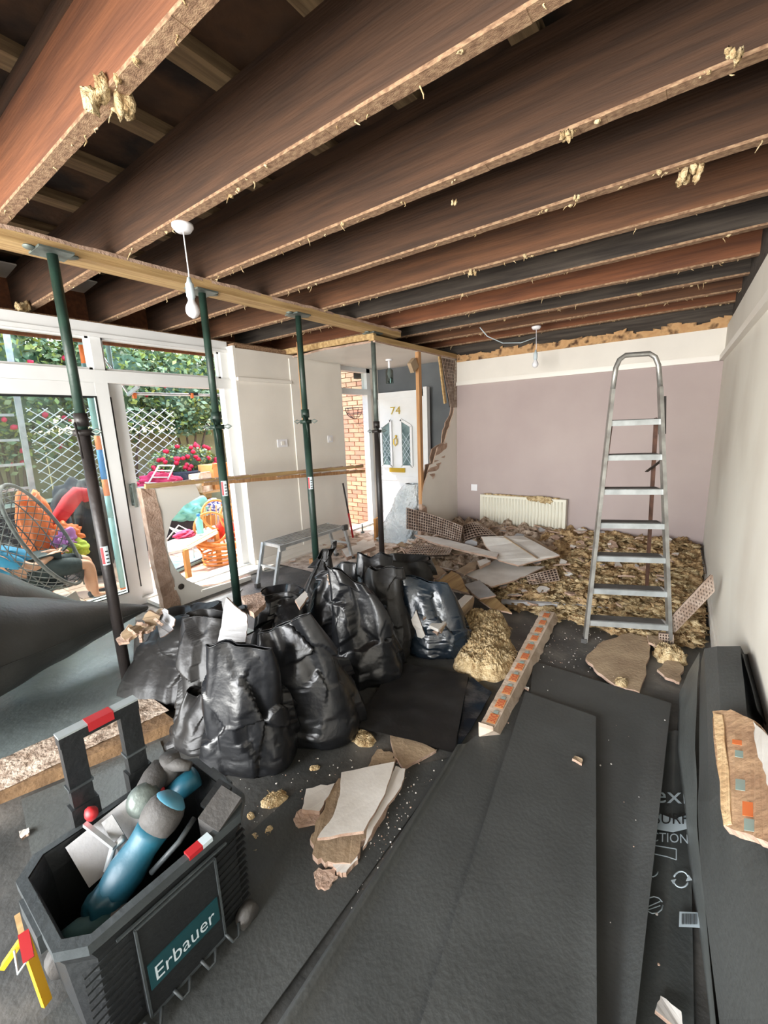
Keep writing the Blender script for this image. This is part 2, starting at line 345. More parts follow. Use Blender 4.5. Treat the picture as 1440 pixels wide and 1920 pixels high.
# window wall
wi=thing('window_1',(-4.15,1.0,0),'white framed patio doors with transom lights over them','window',kind='structure')
def fr(n,*a): return obj(n,MB().b2(*a),m_upvc,wi)
X0,X1=-4.2,-4.11
fr('head_frame',X0,X1,-.9,2.88,2.37,2.47); fr('transom_rail',X0-.01,X1+.03,-.9,2.88,1.99,2.09); fr('jamb',X0,X1,2.79,2.88,.05,2.37)
fr('jamb',X0,X1,-.9,-.82,.05,2.37); fr('mullion',X0,X1,1.59,1.67,2.09,2.37); fr('mullion',X0,X1,.1,.18,2.09,2.37)
fr('threshold',X0-.04,X1+.03,-.9,2.88,0,.05); fr('head_bead',X1,X1+.02,-.9,2.88,2.355,2.385)
obj('inner_sill',MB().b2(-4.1,-3.86,1.7,2.9,0,.035).b2(-4.02,-3.84,2.86,4.2,.0,.03),m_gloss,wi)
for y0,y1 in((-.82,.1),(.18,1.59),(1.67,2.79)): 
    obj('pane',MB().b2(X0+.03,X0+.036,y0,y1,2.09,2.37),m_glass,wi)
    b=MB(); 
    for (q0,q1,z0,z1) in((y0,y1,2.09,2.115),(y0,y1,2.345,2.37),(y0,y0+.025,2.09,2.37),(y1-.025,y1,2.09,2.37)): b.b2(X0+.01,X0+.06,q0,q1,z0,z1)
    obj('glazing_bead',b,m_upvc,wi)
dl=thing('door_1',(-4.1,.9,0),'white sliding patio door leaf with a full pane','door',kind='structure')
def leaf(x,y0,y1,par):
    obj('stile',MB().b2(x-.03,x+.03,y0,y0+.09,.05,1.99),m_upvc,par); obj('stile',MB().b2(x-.03,x+.03,y1-.1,y1,.05,1.99),m_upvc,par)
    obj('rail',MB().b2(x-.029,x+.029,y0+.09,y1-.1,1.88,1.989),m_upvc,par); obj('rail',MB().b2(x-.029,x+.029,y0+.09,y1-.1,.051,.15),m_upvc,par)
    obj('gasket',MB().b2(x+.028,x+.032,y0+.09,y1-.1,1.868,1.88).b2(x+.028,x+.032,y1-.112,y1-.1,.15,1.88).b2(x+.028,x+.032,y0+.09,y1-.1,.15,.158),m_blk,par)
    obj('pane',MB().b2(x-.003,x+.003,y0+.09,y1-.1,.15,1.88),m_glass,par)
leaf(-4.11,.0,1.66,dl)
d2=thing('door_2',(-4.17,.9,0),'second patio door leaf slid open behind the first','door',kind='structure'); leaf(-4.18,.15,1.80,d2)
obj('pull_handle',MB().box((-4.13,1.735,1.02),(.02,.025,.2)).box((-4.1,1.735,1.1),(.05,.02,.02)).box((-4.1,1.735,.94),(.05,.02,.02)).box((-4.075,1.735,1.02),(.015,.025,.22)),m_galv,d2)
# front door
fd=thing('door_3',(-4.15,4.9,0),'white front door frame with transom light over the opening','door frame',kind='structure')
for nm,a in(('jamb',(-4.2,-4.1,4.56,4.63,.03,2.38)),('jamb',(-4.2,-4.1,5.22,5.3,.03,2.38)),('head',(-4.2,-4.1,4.56,5.3,2.32,2.4)),('transom_rail',(-4.2,-4.08,4.56,5.3,2.0,2.08)),('threshold',(-4.22,-4.08,4.56,5.3,0,.04))): obj(nm,MB().b2(*a),m_upvc,fd)
obj('pane',MB().b2(-4.16,-4.154,4.63,5.22,2.08,2.32),m_glass,fd)
d=thing('door_4',(-3.65,5.34,0),'white front door leaf numbered 74 with brass letter slot','front door',kind='structure')
dx0,dx1,dy=-4.06,-3.2,5.35
obj('slab',MB().b2(dx0,dx1,dy,dy+.045,.03,2.02),m_upvc,d)
fw=MB()
for a in((dx0,dx1,1.93,2.02),(dx0,dx0+.07,.03,2.02),(dx1-.07,dx1,.03,2.02),(dx0,dx1,.03,.2),(dx0,dx1,.72,.78)): fw.b2(a[0],a[1],dy-.012,dy,a[2],a[3])
obj('raised_frame',fw,m_upvc,d)
obj('edge_strip',MB().b2(dx1+.01,dx1+.07,dy-.03,dy+.05,.03,2.05),m_upvc,d)
for sx,x in((1,-3.86),(-1,-3.50)):
    gp=MB().slab([(x-.08,dy-.014,.95),(x+.08,dy-.014,.95),(x+.08,dy-.014,1.5+(.1 if sx>0 else 0)),(x-.08,dy-.014,1.5+(.1 if sx<0 else 0))],.004,dn=(0,-1,0))
    pn=obj('leaded_pane',gp,M('lead_glass_dark',(70,90,92),(120,140,140),8,.15),d)
    e=MB()
    for a,b in(((x-.09,.93),(x+.09,.93)),((x-.09,.93),(x-.09,1.52+(.1 if sx<0 else 0))),((x+.09,.93),(x+.09,1.52+(.1 if sx>0 else 0))),((x-.09,1.52+(.1 if sx<0 else 0)),(x+.09,1.52+(.1 if sx>0 else 0)))):
        e.bar((a[0],dy-.02,a[1]),(b[0],dy-.02,b[1]),.035,.02,(0,-1,0))
    obj('pane_moulding',e,m_upvc,d)
    l=MB()
    for k in range(-2,9):
        z=.95+k*.09
        for s in(-1,1):
            za,zb=z,z+.16*1.4
            a,b=(x-.08*s,za),(x+.08*s,zb)
            if za>=.95 and zb<=1.52: l.bar((a[0],dy-.018,a[1]),(b[0],dy-.018,b[1]),.006,.004,(0,-1,0))
    obj('lead_came',l,m_print,pn)
obj('lower_panel_moulding',MB().b2(-3.98,-3.3,dy-.008,dy,.25,.66).b2(-3.95,-3.33,dy-.016,dy,.28,.63),m_upvc,d)
obj('letter_plate',MB().b2(-3.82,-3.54,dy-.025,dy-.01,.84,.905).b2(-3.79,-3.57,dy-.032,dy-.02,.855,.89),m_brass,d,label='brass letter plate')
obj('door_knocker',MB().tube([(-3.68,dy-.02,1.36),(-3.65,dy-.04,1.33),(-3.65,dy-.045,1.27),(-3.68,dy-.04,1.24),(-3.71,dy-.045,1.27),(-3.71,dy-.04,1.33)],.009,6,closed=True).blob((-3.68,dy-.02,1.38),.02,1),m_brass,d,label='brass knocker')
text('number',"74",(-3.77,dy-.004,1.70),(.18,0,0),(0,0,.11),m_brass,d,.01)
# ================================================================ PROPS AND BEAM
bm=thing('support_beam',(-2.79,2.4,2.475),'long pale timber needle beam carried under the joists on steel props','beam')
obj('timber',MB().b2(-2.87,-2.72,-.6,4.1,2.475,2.535),m_pine,bm)
obj('plaster_crust',MB().grid(60,2,lambda u,v:V((-2.715+.02*noise.noise(V((u*30,0,0))),-.6+u*4.7,2.52+v*.02+.01*noise.noise(V((u*40,3,0))))),0),m_pe,bm)
def prop(x,y,col,mi,label,lab=True,z0=0):
    t=thing('steel_prop',(x,y,z0),label,'prop',group='steel props under the beam')
    obj('outer_tube',MB().tube([(x,y,z0+.008),(x,y,col)],.0305,16),mi[1],t)
    obj('inner_tube',MB().tube([(x,y,col-.02),(x,y,2.46)],.0245,16),mi[0],t)
    c=MB().tube([(x,y,col-.02),(x,y,col+.012)],.05,16).tube([(x,y,col+.03),(x,y,col+.1)],.034,16)
    obj('collar_nut',c,mi[1],t)
    for s in(-1,1):
        hd=MB().tube([(x+s*.045*CR.x,y+s*.045*CR.y,col),(x+s*.075*CR.x,y+s*.075*CR.y,col+.012),(x+s*.1*CR.x,y+s*.1*CR.y,col),(x+s*.075*CR.x,y+s*.075*CR.y,col-.014)],.007,6,closed=True)
        obj('collar_handle',hd,m_galv,t)
    obj('locking_pin',MB().tube([(x+.02,y-.04,col+.05),(x+.06,y-.05,col-.03),(x+.07,y-.05,col-.14)],.006,6),mi[1],t)
    obj('head_plate',MB().box((x,y,2.467),(.15,.15,.01)).tube([(x,y-.09,2.466),(x,y-.089,2.474)],.03,10).tube([(x,y+.09,2.466),(x,y+.089,2.474)],.03,10),m_galv,t)
    obj('base_plate',MB().box((x,y,z0+.004),(.15,.15,.008)),m_galv,t)
    if lab:
        n=V((-x,-y,0)).normalized(); zc=ZV(x,y,lab); sd=V((-n.y,n.x,0)); c=V((x,y,zc))+n*.031
        g=MB().grid(5,2,lambda u,v:V((x,y,zc-.055+v*.11))+(n*math.cos((u-.5)*1.3)+sd*math.sin((u-.5)*1.3))*.0312)
        s=obj('warning_sticker',g,m_print,t,label='white and red warning sticker')
        g=MB().grid(4,2,lambda u,v:V((x,y,zc-.05+v*.1))+(n*math.cos((u-.5)*.45-.4)+sd*math.sin((u-.5)*.45-.4))*.0316); obj('red_band',g,m_red,s)
        for k in range(4): g=MB().grid(4,2,lambda u,v:V((x,y,zc-.045+.022*k+v*.007))+(n*math.cos((u-.5)*.5+.3)+sd*math.sin((u-.5)*.5+.3))*.0316); obj('print_line',g,m_steelb,s)
    return t
prop(-2.73,.95,ZV(-2.73,.95,810),(m_steel,m_steelb),'nearest of the four props, dark tube rising behind the tool trolley handle',1040)
prop(-2.78,1.80,ZV(-2.78,1.8,800),(m_steel,m_steel),'second prop, green tube in front of the arched partition piece',915)
prop(-2.78,2.66,ZV(-2.78,2.66,790),(m_steel,m_steel),'third prop, green tube against the white wall with sockets',905)
prop(-2.80,3.70,ZV(-2.8,3.7,808),(m_galv,m_steelb),'farthest grey prop in front of the front door',0)
# ================================================================ LIGHT FITTINGS
def pendant(x,y,zb,zc,label,grp='bare pendant lamps'):
    t=thing('pendant_lamp',(x,y,zc),label,'lamp',group=grp)
    obj('ceiling_rose',MB().tube([(x,y,zc),(x,y,zc-.012),(x,y,zc-.03)],[.05,.05,.036],20),m_bulb,t)
    obj('cord',MB().tube([(x,y,zc-.03),(x+.005,y,(zc+zb)/2),(x,y,zb+.17)],.0035,6),m_bulb,t)
    obj('lamp_holder',MB().tube([(x,y,zb+.19),(x,y,zb+.165),(x,y,zb+.16),(x,y,zb+.1),(x,y,zb+.095),(x,y,zb+.085)],[.008,.014,.02,.021,.017,.016],14),m_print,t)
    obj('bulb',MB().tube([(x,y,zb+.09)]+[(x,y,zb+.09-k*.01) for k in range(1,10)],[.014,.017,.022,.028,.032,.033,.033,.03,.022,.006],18),m_bulb,t)
pendant(-2.12,1.31,ZV(-2.12,1.31,597),2.54,'bare bulb hanging near the beam in the left foreground')
pendant(-1.56,5.03,ZV(-1.56,5.03,690),2.54,'bare bulb hanging in front of the back wall')
hx,hy=-3.35,4.75
t=thing('ceiling_lamp',(hx,hy,2.38),'short glass ceiling lamp in the hall near the front door','lamp')
obj('rose',MB().tube([(hx,hy,2.38),(hx,hy,2.36)],.045,16),m_bulb,t); obj('lamp_holder',MB().tube([(hx,hy,2.36),(hx,hy,2.25)],.015,10),m_bulb,t)
obj('glass_shade',MB().tube([(hx,hy,2.27),(hx,hy,2.24),(hx,hy,2.08)],[.02,.05,.05],16,caps=False),m_glassd,t); obj('bulb',MB().tube([(hx,hy,2.25),(hx,hy,2.2),(hx,hy,2.14)],[.02,.03,.01],12),m_bulb,t)
mb=MB().tube([(-2.03,4.6,2.54),(-1.97,4.66,2.45),(-1.85,4.8,2.38),(-1.7,4.95,2.38),(-1.56,5.0,2.42)],.005,6); obj('loose_cable',mb,m_print,None,'loose white cable looping below the joists by the far pendant','cable')
# wisps on joists : stuff
wisp=MB()
for i in range(330):
    y=random.choice(ys[6:])+random.uniform(0,.05); x=random.uniform(-4.1,.2); z=2.545; L=random.choice((.006,.008,.01,.012,.02)) 
    p=[V((x,y,z))]
    for k in range(3): p.append(p[-1]+V((random.uniform(-.01,.01),random.uniform(-.01,.01),-L*random.uniform(.4,.9))))
    wisp.tube(p,[.004,.003,.0025,.001],4)
    if random.random()<.3: wisp.blob((x+.01,y,z-.005),random.uniform(.004,.014),1,.6,3,seed=i)
for (px,py,s) in((205,195,.05),(1060,260,.02),(1295,330,.035),(1380,100,.02),(885,510,.02),(850,380,.012),(45,580,.05),(1080,372,.014)):
    p=P(px,py,2,2.51)
    for k in range(6): wisp.blob(p+V((random.uniform(-s,s),random.uniform(-s,s),random.uniform(-s,s)*.6)),(s*.4,s*.4,s*.7),2,.9,3,seed=k+px)
obj('insulation_wisps',wisp,m_ins,None,'wisps of yellow mineral wool hanging from the joists','insulation',kind='stuff')
# ================================================================ BACK WALL ITEMS
rd=thing('radiator',(-1.7,5.42,.3),'cream panel radiator on the mauve wall with wool fluff on top','radiator')
ry=5.40; A=P(900,927,1,ry);B=P(1062,936,1,ry);C_=P(900,984,1,ry); rx0,rx1,rz0,rz1=A.x,B.x,C_.z-.01,A.z
obj('panel',MB().b2(rx0,rx1,ry,ry+.02,rz0,rz1),m_rad,rd)
n=26
for i in range(n):
    x=rx0+.03+(rx1-rx0-.06)*(i+.5)/n; obj('flute',MB().tube([(x,ry,rz0+.03),(x,ry,rz1-.03)],.011,6),m_rad,rd) if i==0 else None
fl=[o for o in rd.children if o.name.startswith('flute')][0]
for i in range(1,n): inst(fl,rd,((rx1-rx0-.06)*i/n,0,0))
obj('top_grille',MB().b2(rx0,rx1,ry+.02,ry+.08,rz1-.02,rz1),m_rad,rd); obj('side_cover',MB().b2(rx1-.005,rx1,ry,ry+.08,rz0,rz1),m_rad,rd)
obj('valve',MB().tube([(rx1+.05,ry+.03,rz0-.02),(rx1+.05,ry+.03,rz0+.06)],.018,10).tube([(rx1,ry+.03,rz0+.01),(rx1+.05,ry+.03,rz0+.01)],.01,8),m_bulb,rd)
obj('pipe',MB().tube([(rx1+.05,ry+.03,0),(rx1+.05,ry+.03,rz0-.02)],.009,8),m_bulb,rd)
fm=MB()
for i in range(26): fm.blob((rx0+.1+random.random()*.9,ry+.04,rz1+.005),(.03+random.random()*.03,.03,.012),1,.8,3,seed=i)
for i in range(18): fm.blob((rx1-.3+random.gauss(0,.08),ry+.0,rz1-.01+random.uniform(-.03,.02)),(.04,.02,.025),2,.9,3,seed=i)
obj('insulation_fluff',fm,m_ins,None,'mineral wool fluff lying along the radiator top','insulation',kind='stuff')
def plate(n,c,axis,w,h,label,cat,sw=0):
    t=thing(n,c,label,cat); x,y,z=c
    d_=(.008,w,h) if axis=='x' else (w,.008,h); obj('face_plate',MB().box(c,d_),m_bulb,t)
    if sw: obj('rocker',MB().box((x+(.006 if axis=='x' else 0),y-(0 if axis=='x' else .006),z),(.008,w*.3,h*.5) if axis=='x' else (w*.3,.008,h*.5)),m_gloss,t)
    return t
a=P(889,914,1,YB-.01); plate('wall_socket',(a.x,YB-.006,a.z),'y',.09,.09,'small white blank plate on mauve wall left of radiator','socket')
a=P(529,831,0,-4.0); plate('light_switch',(-3.994,a.y,a.z),'x',.15,.09,'double switch plate left of the third prop','switch',1)
a=P(619,823,0,-3.98); plate('light_switch',(-3.978,a.y,a.z),'x',.09,.09,'single switch plate beside the front door','switch',1)
# ================================================================ STEP LADDER
lc=V((-.293,3.136,0)); lw=V((.92,.385,0)).normalized(); lb=V((-lw.y,lw.x,0)); T=.12
def LP(a,z,b=0): return lc+lw*a+V((0,0,z))+lb*(z*T+b)
m_rear=M('spattered_rear_leg',(112,82,70),(86,64,56),20,.6,.1,60,metal=.3)
ld=thing('stepladder',lc,'tall paint-spattered aluminium stepladder with seven treads and a hoop top','ladder')
for s in(-1,1):
    obj('front_stile',MB().bar(LP(.265*s,.0),LP(.14*s,1.72),.022,.05,lb),m_alu,ld)
    obj('rear_leg',MB().bar(LP(.135*s,1.52,.03),V((-.69,4.0,.05)) if s<0 else V((-.267,4.1,.05)),.018,.03,lb),m_rear,ld)
    obj('rubber_foot',MB().box(LP(.267*s,.015),(.035,.06,.03)),m_grpl,ld)
hp=[LP(-.14,1.72),LP(-.125,1.86),LP(-.105,1.91),LP(-.07,1.935),LP(.07,1.935),LP(.105,1.91),LP(.125,1.86),LP(.14,1.72)]
obj('hand_hoop',MB().tube(hp,.016,10),m_alu,ld)
for k in range(7):
    z=.15+.227*k; hw=.262-.0727*z
    R=Matrix((lw,lb,V((0,0,1)))).transposed()
    tr=obj('tread',MB().box(LP(0,z,.04),(2*hw,.1,.012),R).box(LP(0,z-.012,-.008),(2*hw,.006,.035),R),m_aluw,ld)
    obj('tread_grip',MB().box(LP(0,z+.008,.045),(2*hw-.04,.085,.004),R),m_grpl,tr)
obj('side_link',MB().bar(LP(.17,1.25,.01),LP(.16,1.15,.25),.006,.02,lw),m_steelb,ld); obj('top_bracket',MB().bar(LP(.155,1.66),LP(.17,1.42,.02),.03,.05,lb),m_steelb,ld)
# ================================================================ CROSS BATTENS + ARCH PANEL
def Q(px,py,x): return P(px,py,0,x)
ap=thing('arched_partition_piece',(-3.75,1.9,0),'sawn off white partition piece with a round arch cut out','partition piece')
XA=-3.72
o_=[(285,918),(366,908),(376,930),(345,948),(322,975),(312,1010),(316,1040),(330,1068),(352,1088),(380,1100),(425,1094),(470,1078),(472,1100),(425,1116),(335,1140)]
obj('white_face',MB().slab([Q(x,y,XA) for x,y in o_],.06,0,1,dn=(1,0,0)),[m_gloss,m_pe],ap)
obj('raw_edge',MB().slab([Q(x,y,XA+.004) for x,y in((264,916),(290,917),(308,1000),(318,1070),(340,1136),(308,1142),(290,1060))],.08,0,0,jag=.008,dn=(1,0,0)),m_pe,ap)
hc=Q(340,1100,XA+.006); obj('hole',MB().tube([hc,hc+V((-.004,0,0))],.028,14),m_joist[2],ap,label='dark round hole'); obj('bottom_lip',MB().bar(Q(378,1108,XA+.02),Q(470,1082,XA+.02),.02,.02),m_gloss,ap)
def batten(a,b,h,label,m=m_pb):
    t=thing('cross_batten',(a+b)/2,label,'batten',group='two battens nailed across')
    n=14; mb=MB()
    for i in range(n): mb.bar(a.lerp(b,i/n),a.lerp(b,(i+1)/n),.03+random.uniform(0,.004),h+random.uniform(0,.004))
    obj('batten_timber',mb,m,t)
    mb=MB()
    for i in range(14):
        if random.random()<.6: mb.box(a.lerp(b,(i+.5)/14)+V((.016,0,h/2)),(.02,.16,.01))
    obj('plaster_scab',mb,m_pe,t,kind='stuff')
batten(Q(272,912,-3.6),Q(680,874,-3.6),.035,'upper of two thin battens crossing behind the props',m_pine)
batten(Q(380,907,-3.6),Q(683,883,-3.6),.035,'lower pinewood batten just under the upper one',m_pineZ)
gs=thing('grey_sheet',(-3.5,1.9,.05),'grey plastic sheet lying below the arched piece','sheet'); obj('film',MB().slab([P(335,1147,2,.01),P(455,1103,2,.01),P(432,1133,2,.012),P(395,1172,2,.012),P(345,1160,2,.008)],.006),m_sheet3,gs)
# hop up platform
hp_=thing('hop_up_platform',(-3.3,3.1,0),'aluminium folding work platform with debris on it under the white wall','work platform')
y0,y1,x0,x1,zt=2.62,3.55,-3.5,-3.2,.44
tp=obj('platform',MB().b2(x0,x1,y0,y1,zt-.03,zt),m_aluw,hp_)
for i in range(6): obj('platform_rib',MB().b2(x0+.02+i*.045,x0+.04+i*.045,y0+.02,y1-.02,zt,zt+.004),m_alu,tp)
for yy,dy_ in((y0,-.12),(y1,.12)):
    for xx in(x0+.02,x1-.02): 
        obj('leg',MB().bar((xx,yy,zt),(xx,yy+dy_,.02),.03,.03,(1,0,0)),m_aluw,hp_); obj('foot',MB().box((xx,yy+dy_,.02),(.04,.05,.04)),m_yel if (yy==y0 and xx>x0+.1) else m_grpl,hp_)
    obj('leg_brace',MB().bar((x0,yy+dy_*.5,zt/2),(x1,yy+dy_*.5,zt/2),.02,.02),m_aluw,hp_); obj('hinge',MB().box(((x1+.0),yy,zt-.02),(.03,.07,.06)),m_grpl if yy==y1 else m_aluw,hp_)
br=thing('long_handled_scraper',(-3.9,4.2,0),'pole with a red lower end leaning on the white wall','tool'); a=P(643,906,0,-3.93); b=P(662,1008,2,.03)
obj('pole',MB().tube([a,a.lerp(b,.55)],.012,8),m_steelb,br); obj('red_grip',MB().tube([a.lerp(b,.55),b],.014,8),m_red,br)
a=P(680,1000,2,0); bo=thing('door_bolt',a,'small upright metal fitting on the hall floor','fitting'); obj('pin',MB().tube([a,a+V((0,0,.14))],.01,8),m_galv,bo); obj('foot',MB().tube([a,a+V((0,0,.03))],[.035,.02],10),m_galv,bo)
# wrapped furniture in hall
wf=thing('film_wrapped_furniture',(-3.25,4.7,0),'furniture shrouded in crumpled clear film in front of the white door','wrapped furniture')
def wrapf(u,v):
    a=u*2*math.pi; z=.78*v; r=(.27-.17*v**2.0)*(1+.25*noise.noise(V((math.cos(a)*1.6,math.sin(a)*1.6,v*3)))+.14*abs(noise.noise(V((math.cos(a)*5,math.sin(a)*5,v*6))))+.12*abs(noise.noise(V((math.cos(a)*9,math.sin(a)*9,v*11)))))
    if v<.06: r*=1.25
    return V((-3.22+math.cos(a)*r*1.15+.22*v,4.72+math.sin(a)*r*.8,z))
obj('film',MB().grid(120,70,wrapf,0,True),m_film,wf); a=P(735,985,2,.08); obj('cardboard_side',MB().box((-3.5,4.55,.16),(.03,.22,.3),rotm(0,0,.3)),m_card,wf)
# ================================================================ SOLE PLATE, FLOOR SHEETS
sp=thing('sole_plate',(-2.45,.3,0),'dusty timber sole plate left on the floor where the wall stood','timber')
obj('timber',MB().slab([P(0,1512,2,0)+V((-.3,-1.2,.06)),P(0,1440,2,0)+V((-.25,-1.2,.06)),P(0,1440,2,.06),P(235,1335,2,.06),P(300,1330,2,.06),P(330,1352,2,.06),P(0,1484,2,.06)],.06,0,0),M('dusty_timber',(134,104,72),(96,72,48),7,.9,.5,40),sp)
obj('dirt_crust',MB().grid(40,4,lambda u,v:V((-2.6+.25*v+.12*u,.0+u*.95,.062+.012*abs(noise.noise(V((u*20,v*4,2))))))),m_rub,sp,kind='stuff')
def sheet(name,pts,z,label,mat,curl=0,t=.004,group=None):
    q=[]
    for p in pts: q.append(P(p[0],p[1],2,z+(p[2] if len(p)>2 else 0)))
    th=thing(name,sum(q,V((0,0,0)))/len(q),label,'protection sheet',group=group)
    return th,q
def dense(name,poly,z,label,mat,ridge=None,group=None,cat='protection sheet',n=26,wv=.006,fr=3,t=.004):
    # quad patch: poly = 4 corners (px,py,dz) far-left, far-right, near-right, near-left
    q=[(P(p[0],p[1],2,z+p[2]) if len(p)==3 else V(p[1:4])) for p in poly]
    th=thing(name,sum(q,V((0,0,0)))/4,label,cat,group=group)
    def fn(u,v):
        p=q[0]*(1-u)*(1-v)+q[1]*u*(1-v)+q[2]*u*v+q[3]*(1-u)*v
        h=wv*(1+noise.noise(V((p.x*fr,p.y*fr,z*9))))
        if ridge: h+=ridge(u,v)
        return p+V((0,0,h))
    mb=MB().grid(n,n,fn); mb.grid(n,n,lambda u,v:fn(1-u,v)-V((0,0,t)))
    obj('sheet_film',mb,mat,th); return th,fn
def ext(px,py,dpx,dpy,k,z=0):   # extend a floor edge beyond the frame
    a=P(px,py,2,z); b=P(dpx,dpy,2,z); return ('w',*(a+(a-b)*k))
dense('protection_sheet',[(985,1298,0),(1117,1345,.012),('w',.12,-.2,.06),('w',-.33,-.1,.06)],.045,'widest black floor sheet running down the middle foreground',m_sheet,lambda u,v:.02*max(0,u-.9)*10*v,wv=.004)
dense('protection_sheet',[(1000,1240,0),(1258,1320,.01),('w',-.005,.45,.03),('w',-.2,.45,.03)],.018,'floor sheet under the right edge of the middle sheet, its corner by the ladder slab',m_sheet,lambda u,v:.05*max(0,u-.86)*7*min(1,v*3),wv=.004)
dense('protection_sheet',[(845,1420,0),(985,1300,.0),('w',-.28,-.1,.03),('w',-.72,-.3,.03)],.012,'black sheet emerging left of the middle sheet with a pale crease',m_sheet,lambda u,v:.035*math.exp(-((u-.08)*18)**2),wv=.004)
dense('protection_sheet',[(560,1480,0),(850,1420,0),('w',-.8,-.3,.02),('w',-1.3,-.2,.02)],.002,'leftmost sheet with crossed creases in front of the tool trolley',m_sheet,lambda u,v:.004*math.exp(-((u-.4)*30)**2),wv=.002)
dense('protection_sheet',[(0,1205,0),(255,1150,0),(245,1325,0),(0,1425,0)],.05,'glossy black sheet on the floor left of the rubble bags, sky reflection painted grey',m_sheet3,wv=.01)
dense('protection_sheet',[(40,1500,0),(300,1390,0),(330,1470,0),(60,1610,0)],.004,'dusty dark sheet between the sole plate and the tool trolley',m_sheet2,wv=.003)
pr,pf=dense('printed_sheet',[(1240,1375,.0),(1292,1375,.0),('w',.135,.45,.01),('w',-.0,.45,.01)],.006,'creased black sheet with white printed words and recycling marks',m_sheet2,lambda u,v:.016*max(0,1-abs(u-.5)*2.2),wv=.002,n=30)
def ptext(s,l,r,h,z=.03):
    a,b=P(l[0],l[1],2,z),P(r[0],r[1],2,z); up=P((l[0]+r[0])/2,(l[1]+r[1])/2-h,2,z)-P((l[0]+r[0])/2,(l[1]+r[1])/2,2,z)
    return text('printed_word',s,a,b-a,up,m_print,pr,.003)
ptext('exl',(1226,1506),(1287,1508),30); 
bd=[(1222,1520,2),(1262,1535,2),(1290,1528,2),(1292,1553,2),(1262,1560,2),(1216,1552,2)]
obj('print_band',MB().slab([P(x,y,2,.034) for x,y,_ in bd],.001),m_print,pr)
a,b=P(1226,1545,2,.037),P(1290,1546,2,.037); text('printed_word','SURF',a,b-a,P(1250,1525,2,.037)-P(1250,1545,2,.037),m_blk,pr,.002)
ptext('CTION',(1220,1578),(1290,1583),17); 
rb=MB(); 
for s in(((1215,1583),(1268,1592)),((1268,1592),(1268,1612)),((1268,1612),(1250,1606)),((1250,1606),(1213,1598))): rb.bar(P(*s[0],2,.034),P(*s[1],2,.034),.003,.001)
obj('print_frame',rb,m_print,pr)
def arc(cx,cy,rx,ry,a0,a1,n=10): return [P(cx+rx*math.cos(a),cy+ry*math.sin(a),2,.034) for a in [a0+(a1-a0)*i/n for i in range(n+1)]]
rc=MB().tube(arc(1277,1649,14,15,3.5,6.0),.0025,4).tube(arc(1277,1649,14,15,.3,2.9),.0025,4); rc.slab([P(1291,1640,2,.036),P(1298,1650,2,.036),P(1286,1652,2,.036)],.001); rc.slab([P(1263,1658,2,.036),P(1258,1650,2,.036),P(1268,1648,2,.036)],.001)
obj('recycling_mark',rc,m_print,pr)
rc=MB().tube(arc(1222,1632,12,12,.2,4.2),.0018,4).tube(arc(1226,1697,17,16,0,5.9),.0018,4).bar(P(1215,1700,2,.034),P(1238,1690,2,.034),.002,.001).bar(P(1215,1706,2,.034),P(1238,1698,2,.034),.002,.001)
obj('faint_mark',rc,m_print,pr)
bc=MB(); bc.slab([P(1274,1709,2,.034),P(1311,1711,2,.034),P(1313,1739,2,.034),P(1273,1737,2,.034)],.001); obj('barcode_label',bc,m_print,pr)
bc=MB()
for i in range(12): x=1279+i*2.5; bc.bar(P(x,1713,2,.0355),P(x,1733,2,.0355),.0012 if i%3 else .002,.0006)
obj('barcode_lines',bc,m_blk,pr)
# leaning stack at the right wall
def loft(name,rows,label,mat,group='sheets leaning along the right wall',n=14):
    th=thing(name,(rows[0][0]+rows[-1][-1])/2,label,'protection sheet',group=group); R=len(rows);C2=len(rows[0])
    def fn(u,v,o=0):
        a=v*(R-1);i=min(int(a),R-2);a-=i; b=u*(C2-1);j=min(int(b),C2-2);b-=j
        p=(rows[i][j]*(1-b)+rows[i][j+1]*b)*(1-a)+(rows[i+1][j]*(1-b)+rows[i+1][j+1]*b)*a
        return p+V((.004*noise.noise(p*4),0,.006*noise.noise(p*5+V((3,0,0)))+o))
    mb=MB().grid(n*(C2-1)//2+1,40,fn,sm=False); mb.grid(n*(C2-1)//2+1,40,lambda u,v:fn(1-u,v,-.005)); obj('sheet_film',mb,mat,th); return th
def Pz(px,py,z): return P(px,py,2,z)
loft('folded_sheet',[[Pz(1274,1300,0),Pz(1290,1262,.12),Pz(1312,1222,.3)],[Pz(1268,1400,0),Pz(1283,1400,.12),Pz(1303,1400,.28)],[Pz(1285,1560,0),Pz(1297,1560,.12),Pz(1309,1560,.27)],[Pz(1332,1920,0),Pz(1338,1920,.1),Pz(1345,1920,.2)],[V((.14,.5,0)),V((.15,.5,.1)),V((.17,.5,.2))]],'narrow crumpled sheet edge nearest the printed sheet',m_sheet2)
def wp(px,py,y): return P(px,py,1,y)
far=[P(1314,1240,2,.28),P(1322,1216,2,.5),P(1345,1211,2,.56),P(1388,1211,2,.58),P(1398,1232,0,WX_(2.1)-.005)]
r1=[P(1309,1500,2,.3),P(1330,1500,2,.42),P(1356,1480,2,.5),P(1410,1440,2,.56),P(1439,1375,0,WX_(1.45)-.005)]
r2=[P(1316,1640,2,.27),P(1345,1640,2,.36),P(1385,1640,2,.48),P(1440,1640,2,.58),V((WX_(1)-.005,1.0,.68))]
r3=[P(1352,1920,2,.2),P(1385,1920,2,.32),P(1432,1920,2,.45),V((WX_(.6)-.08,.55,.58)),V((WX_(.6)-.005,.55,.68))]
r4=[V((.17,.3,.1)),V((.19,.3,.32)),V((.2,.3,.45)),V((WX_(.3)-.06,.3,.58)),V((WX_(.3)-.005,.3,.68))]
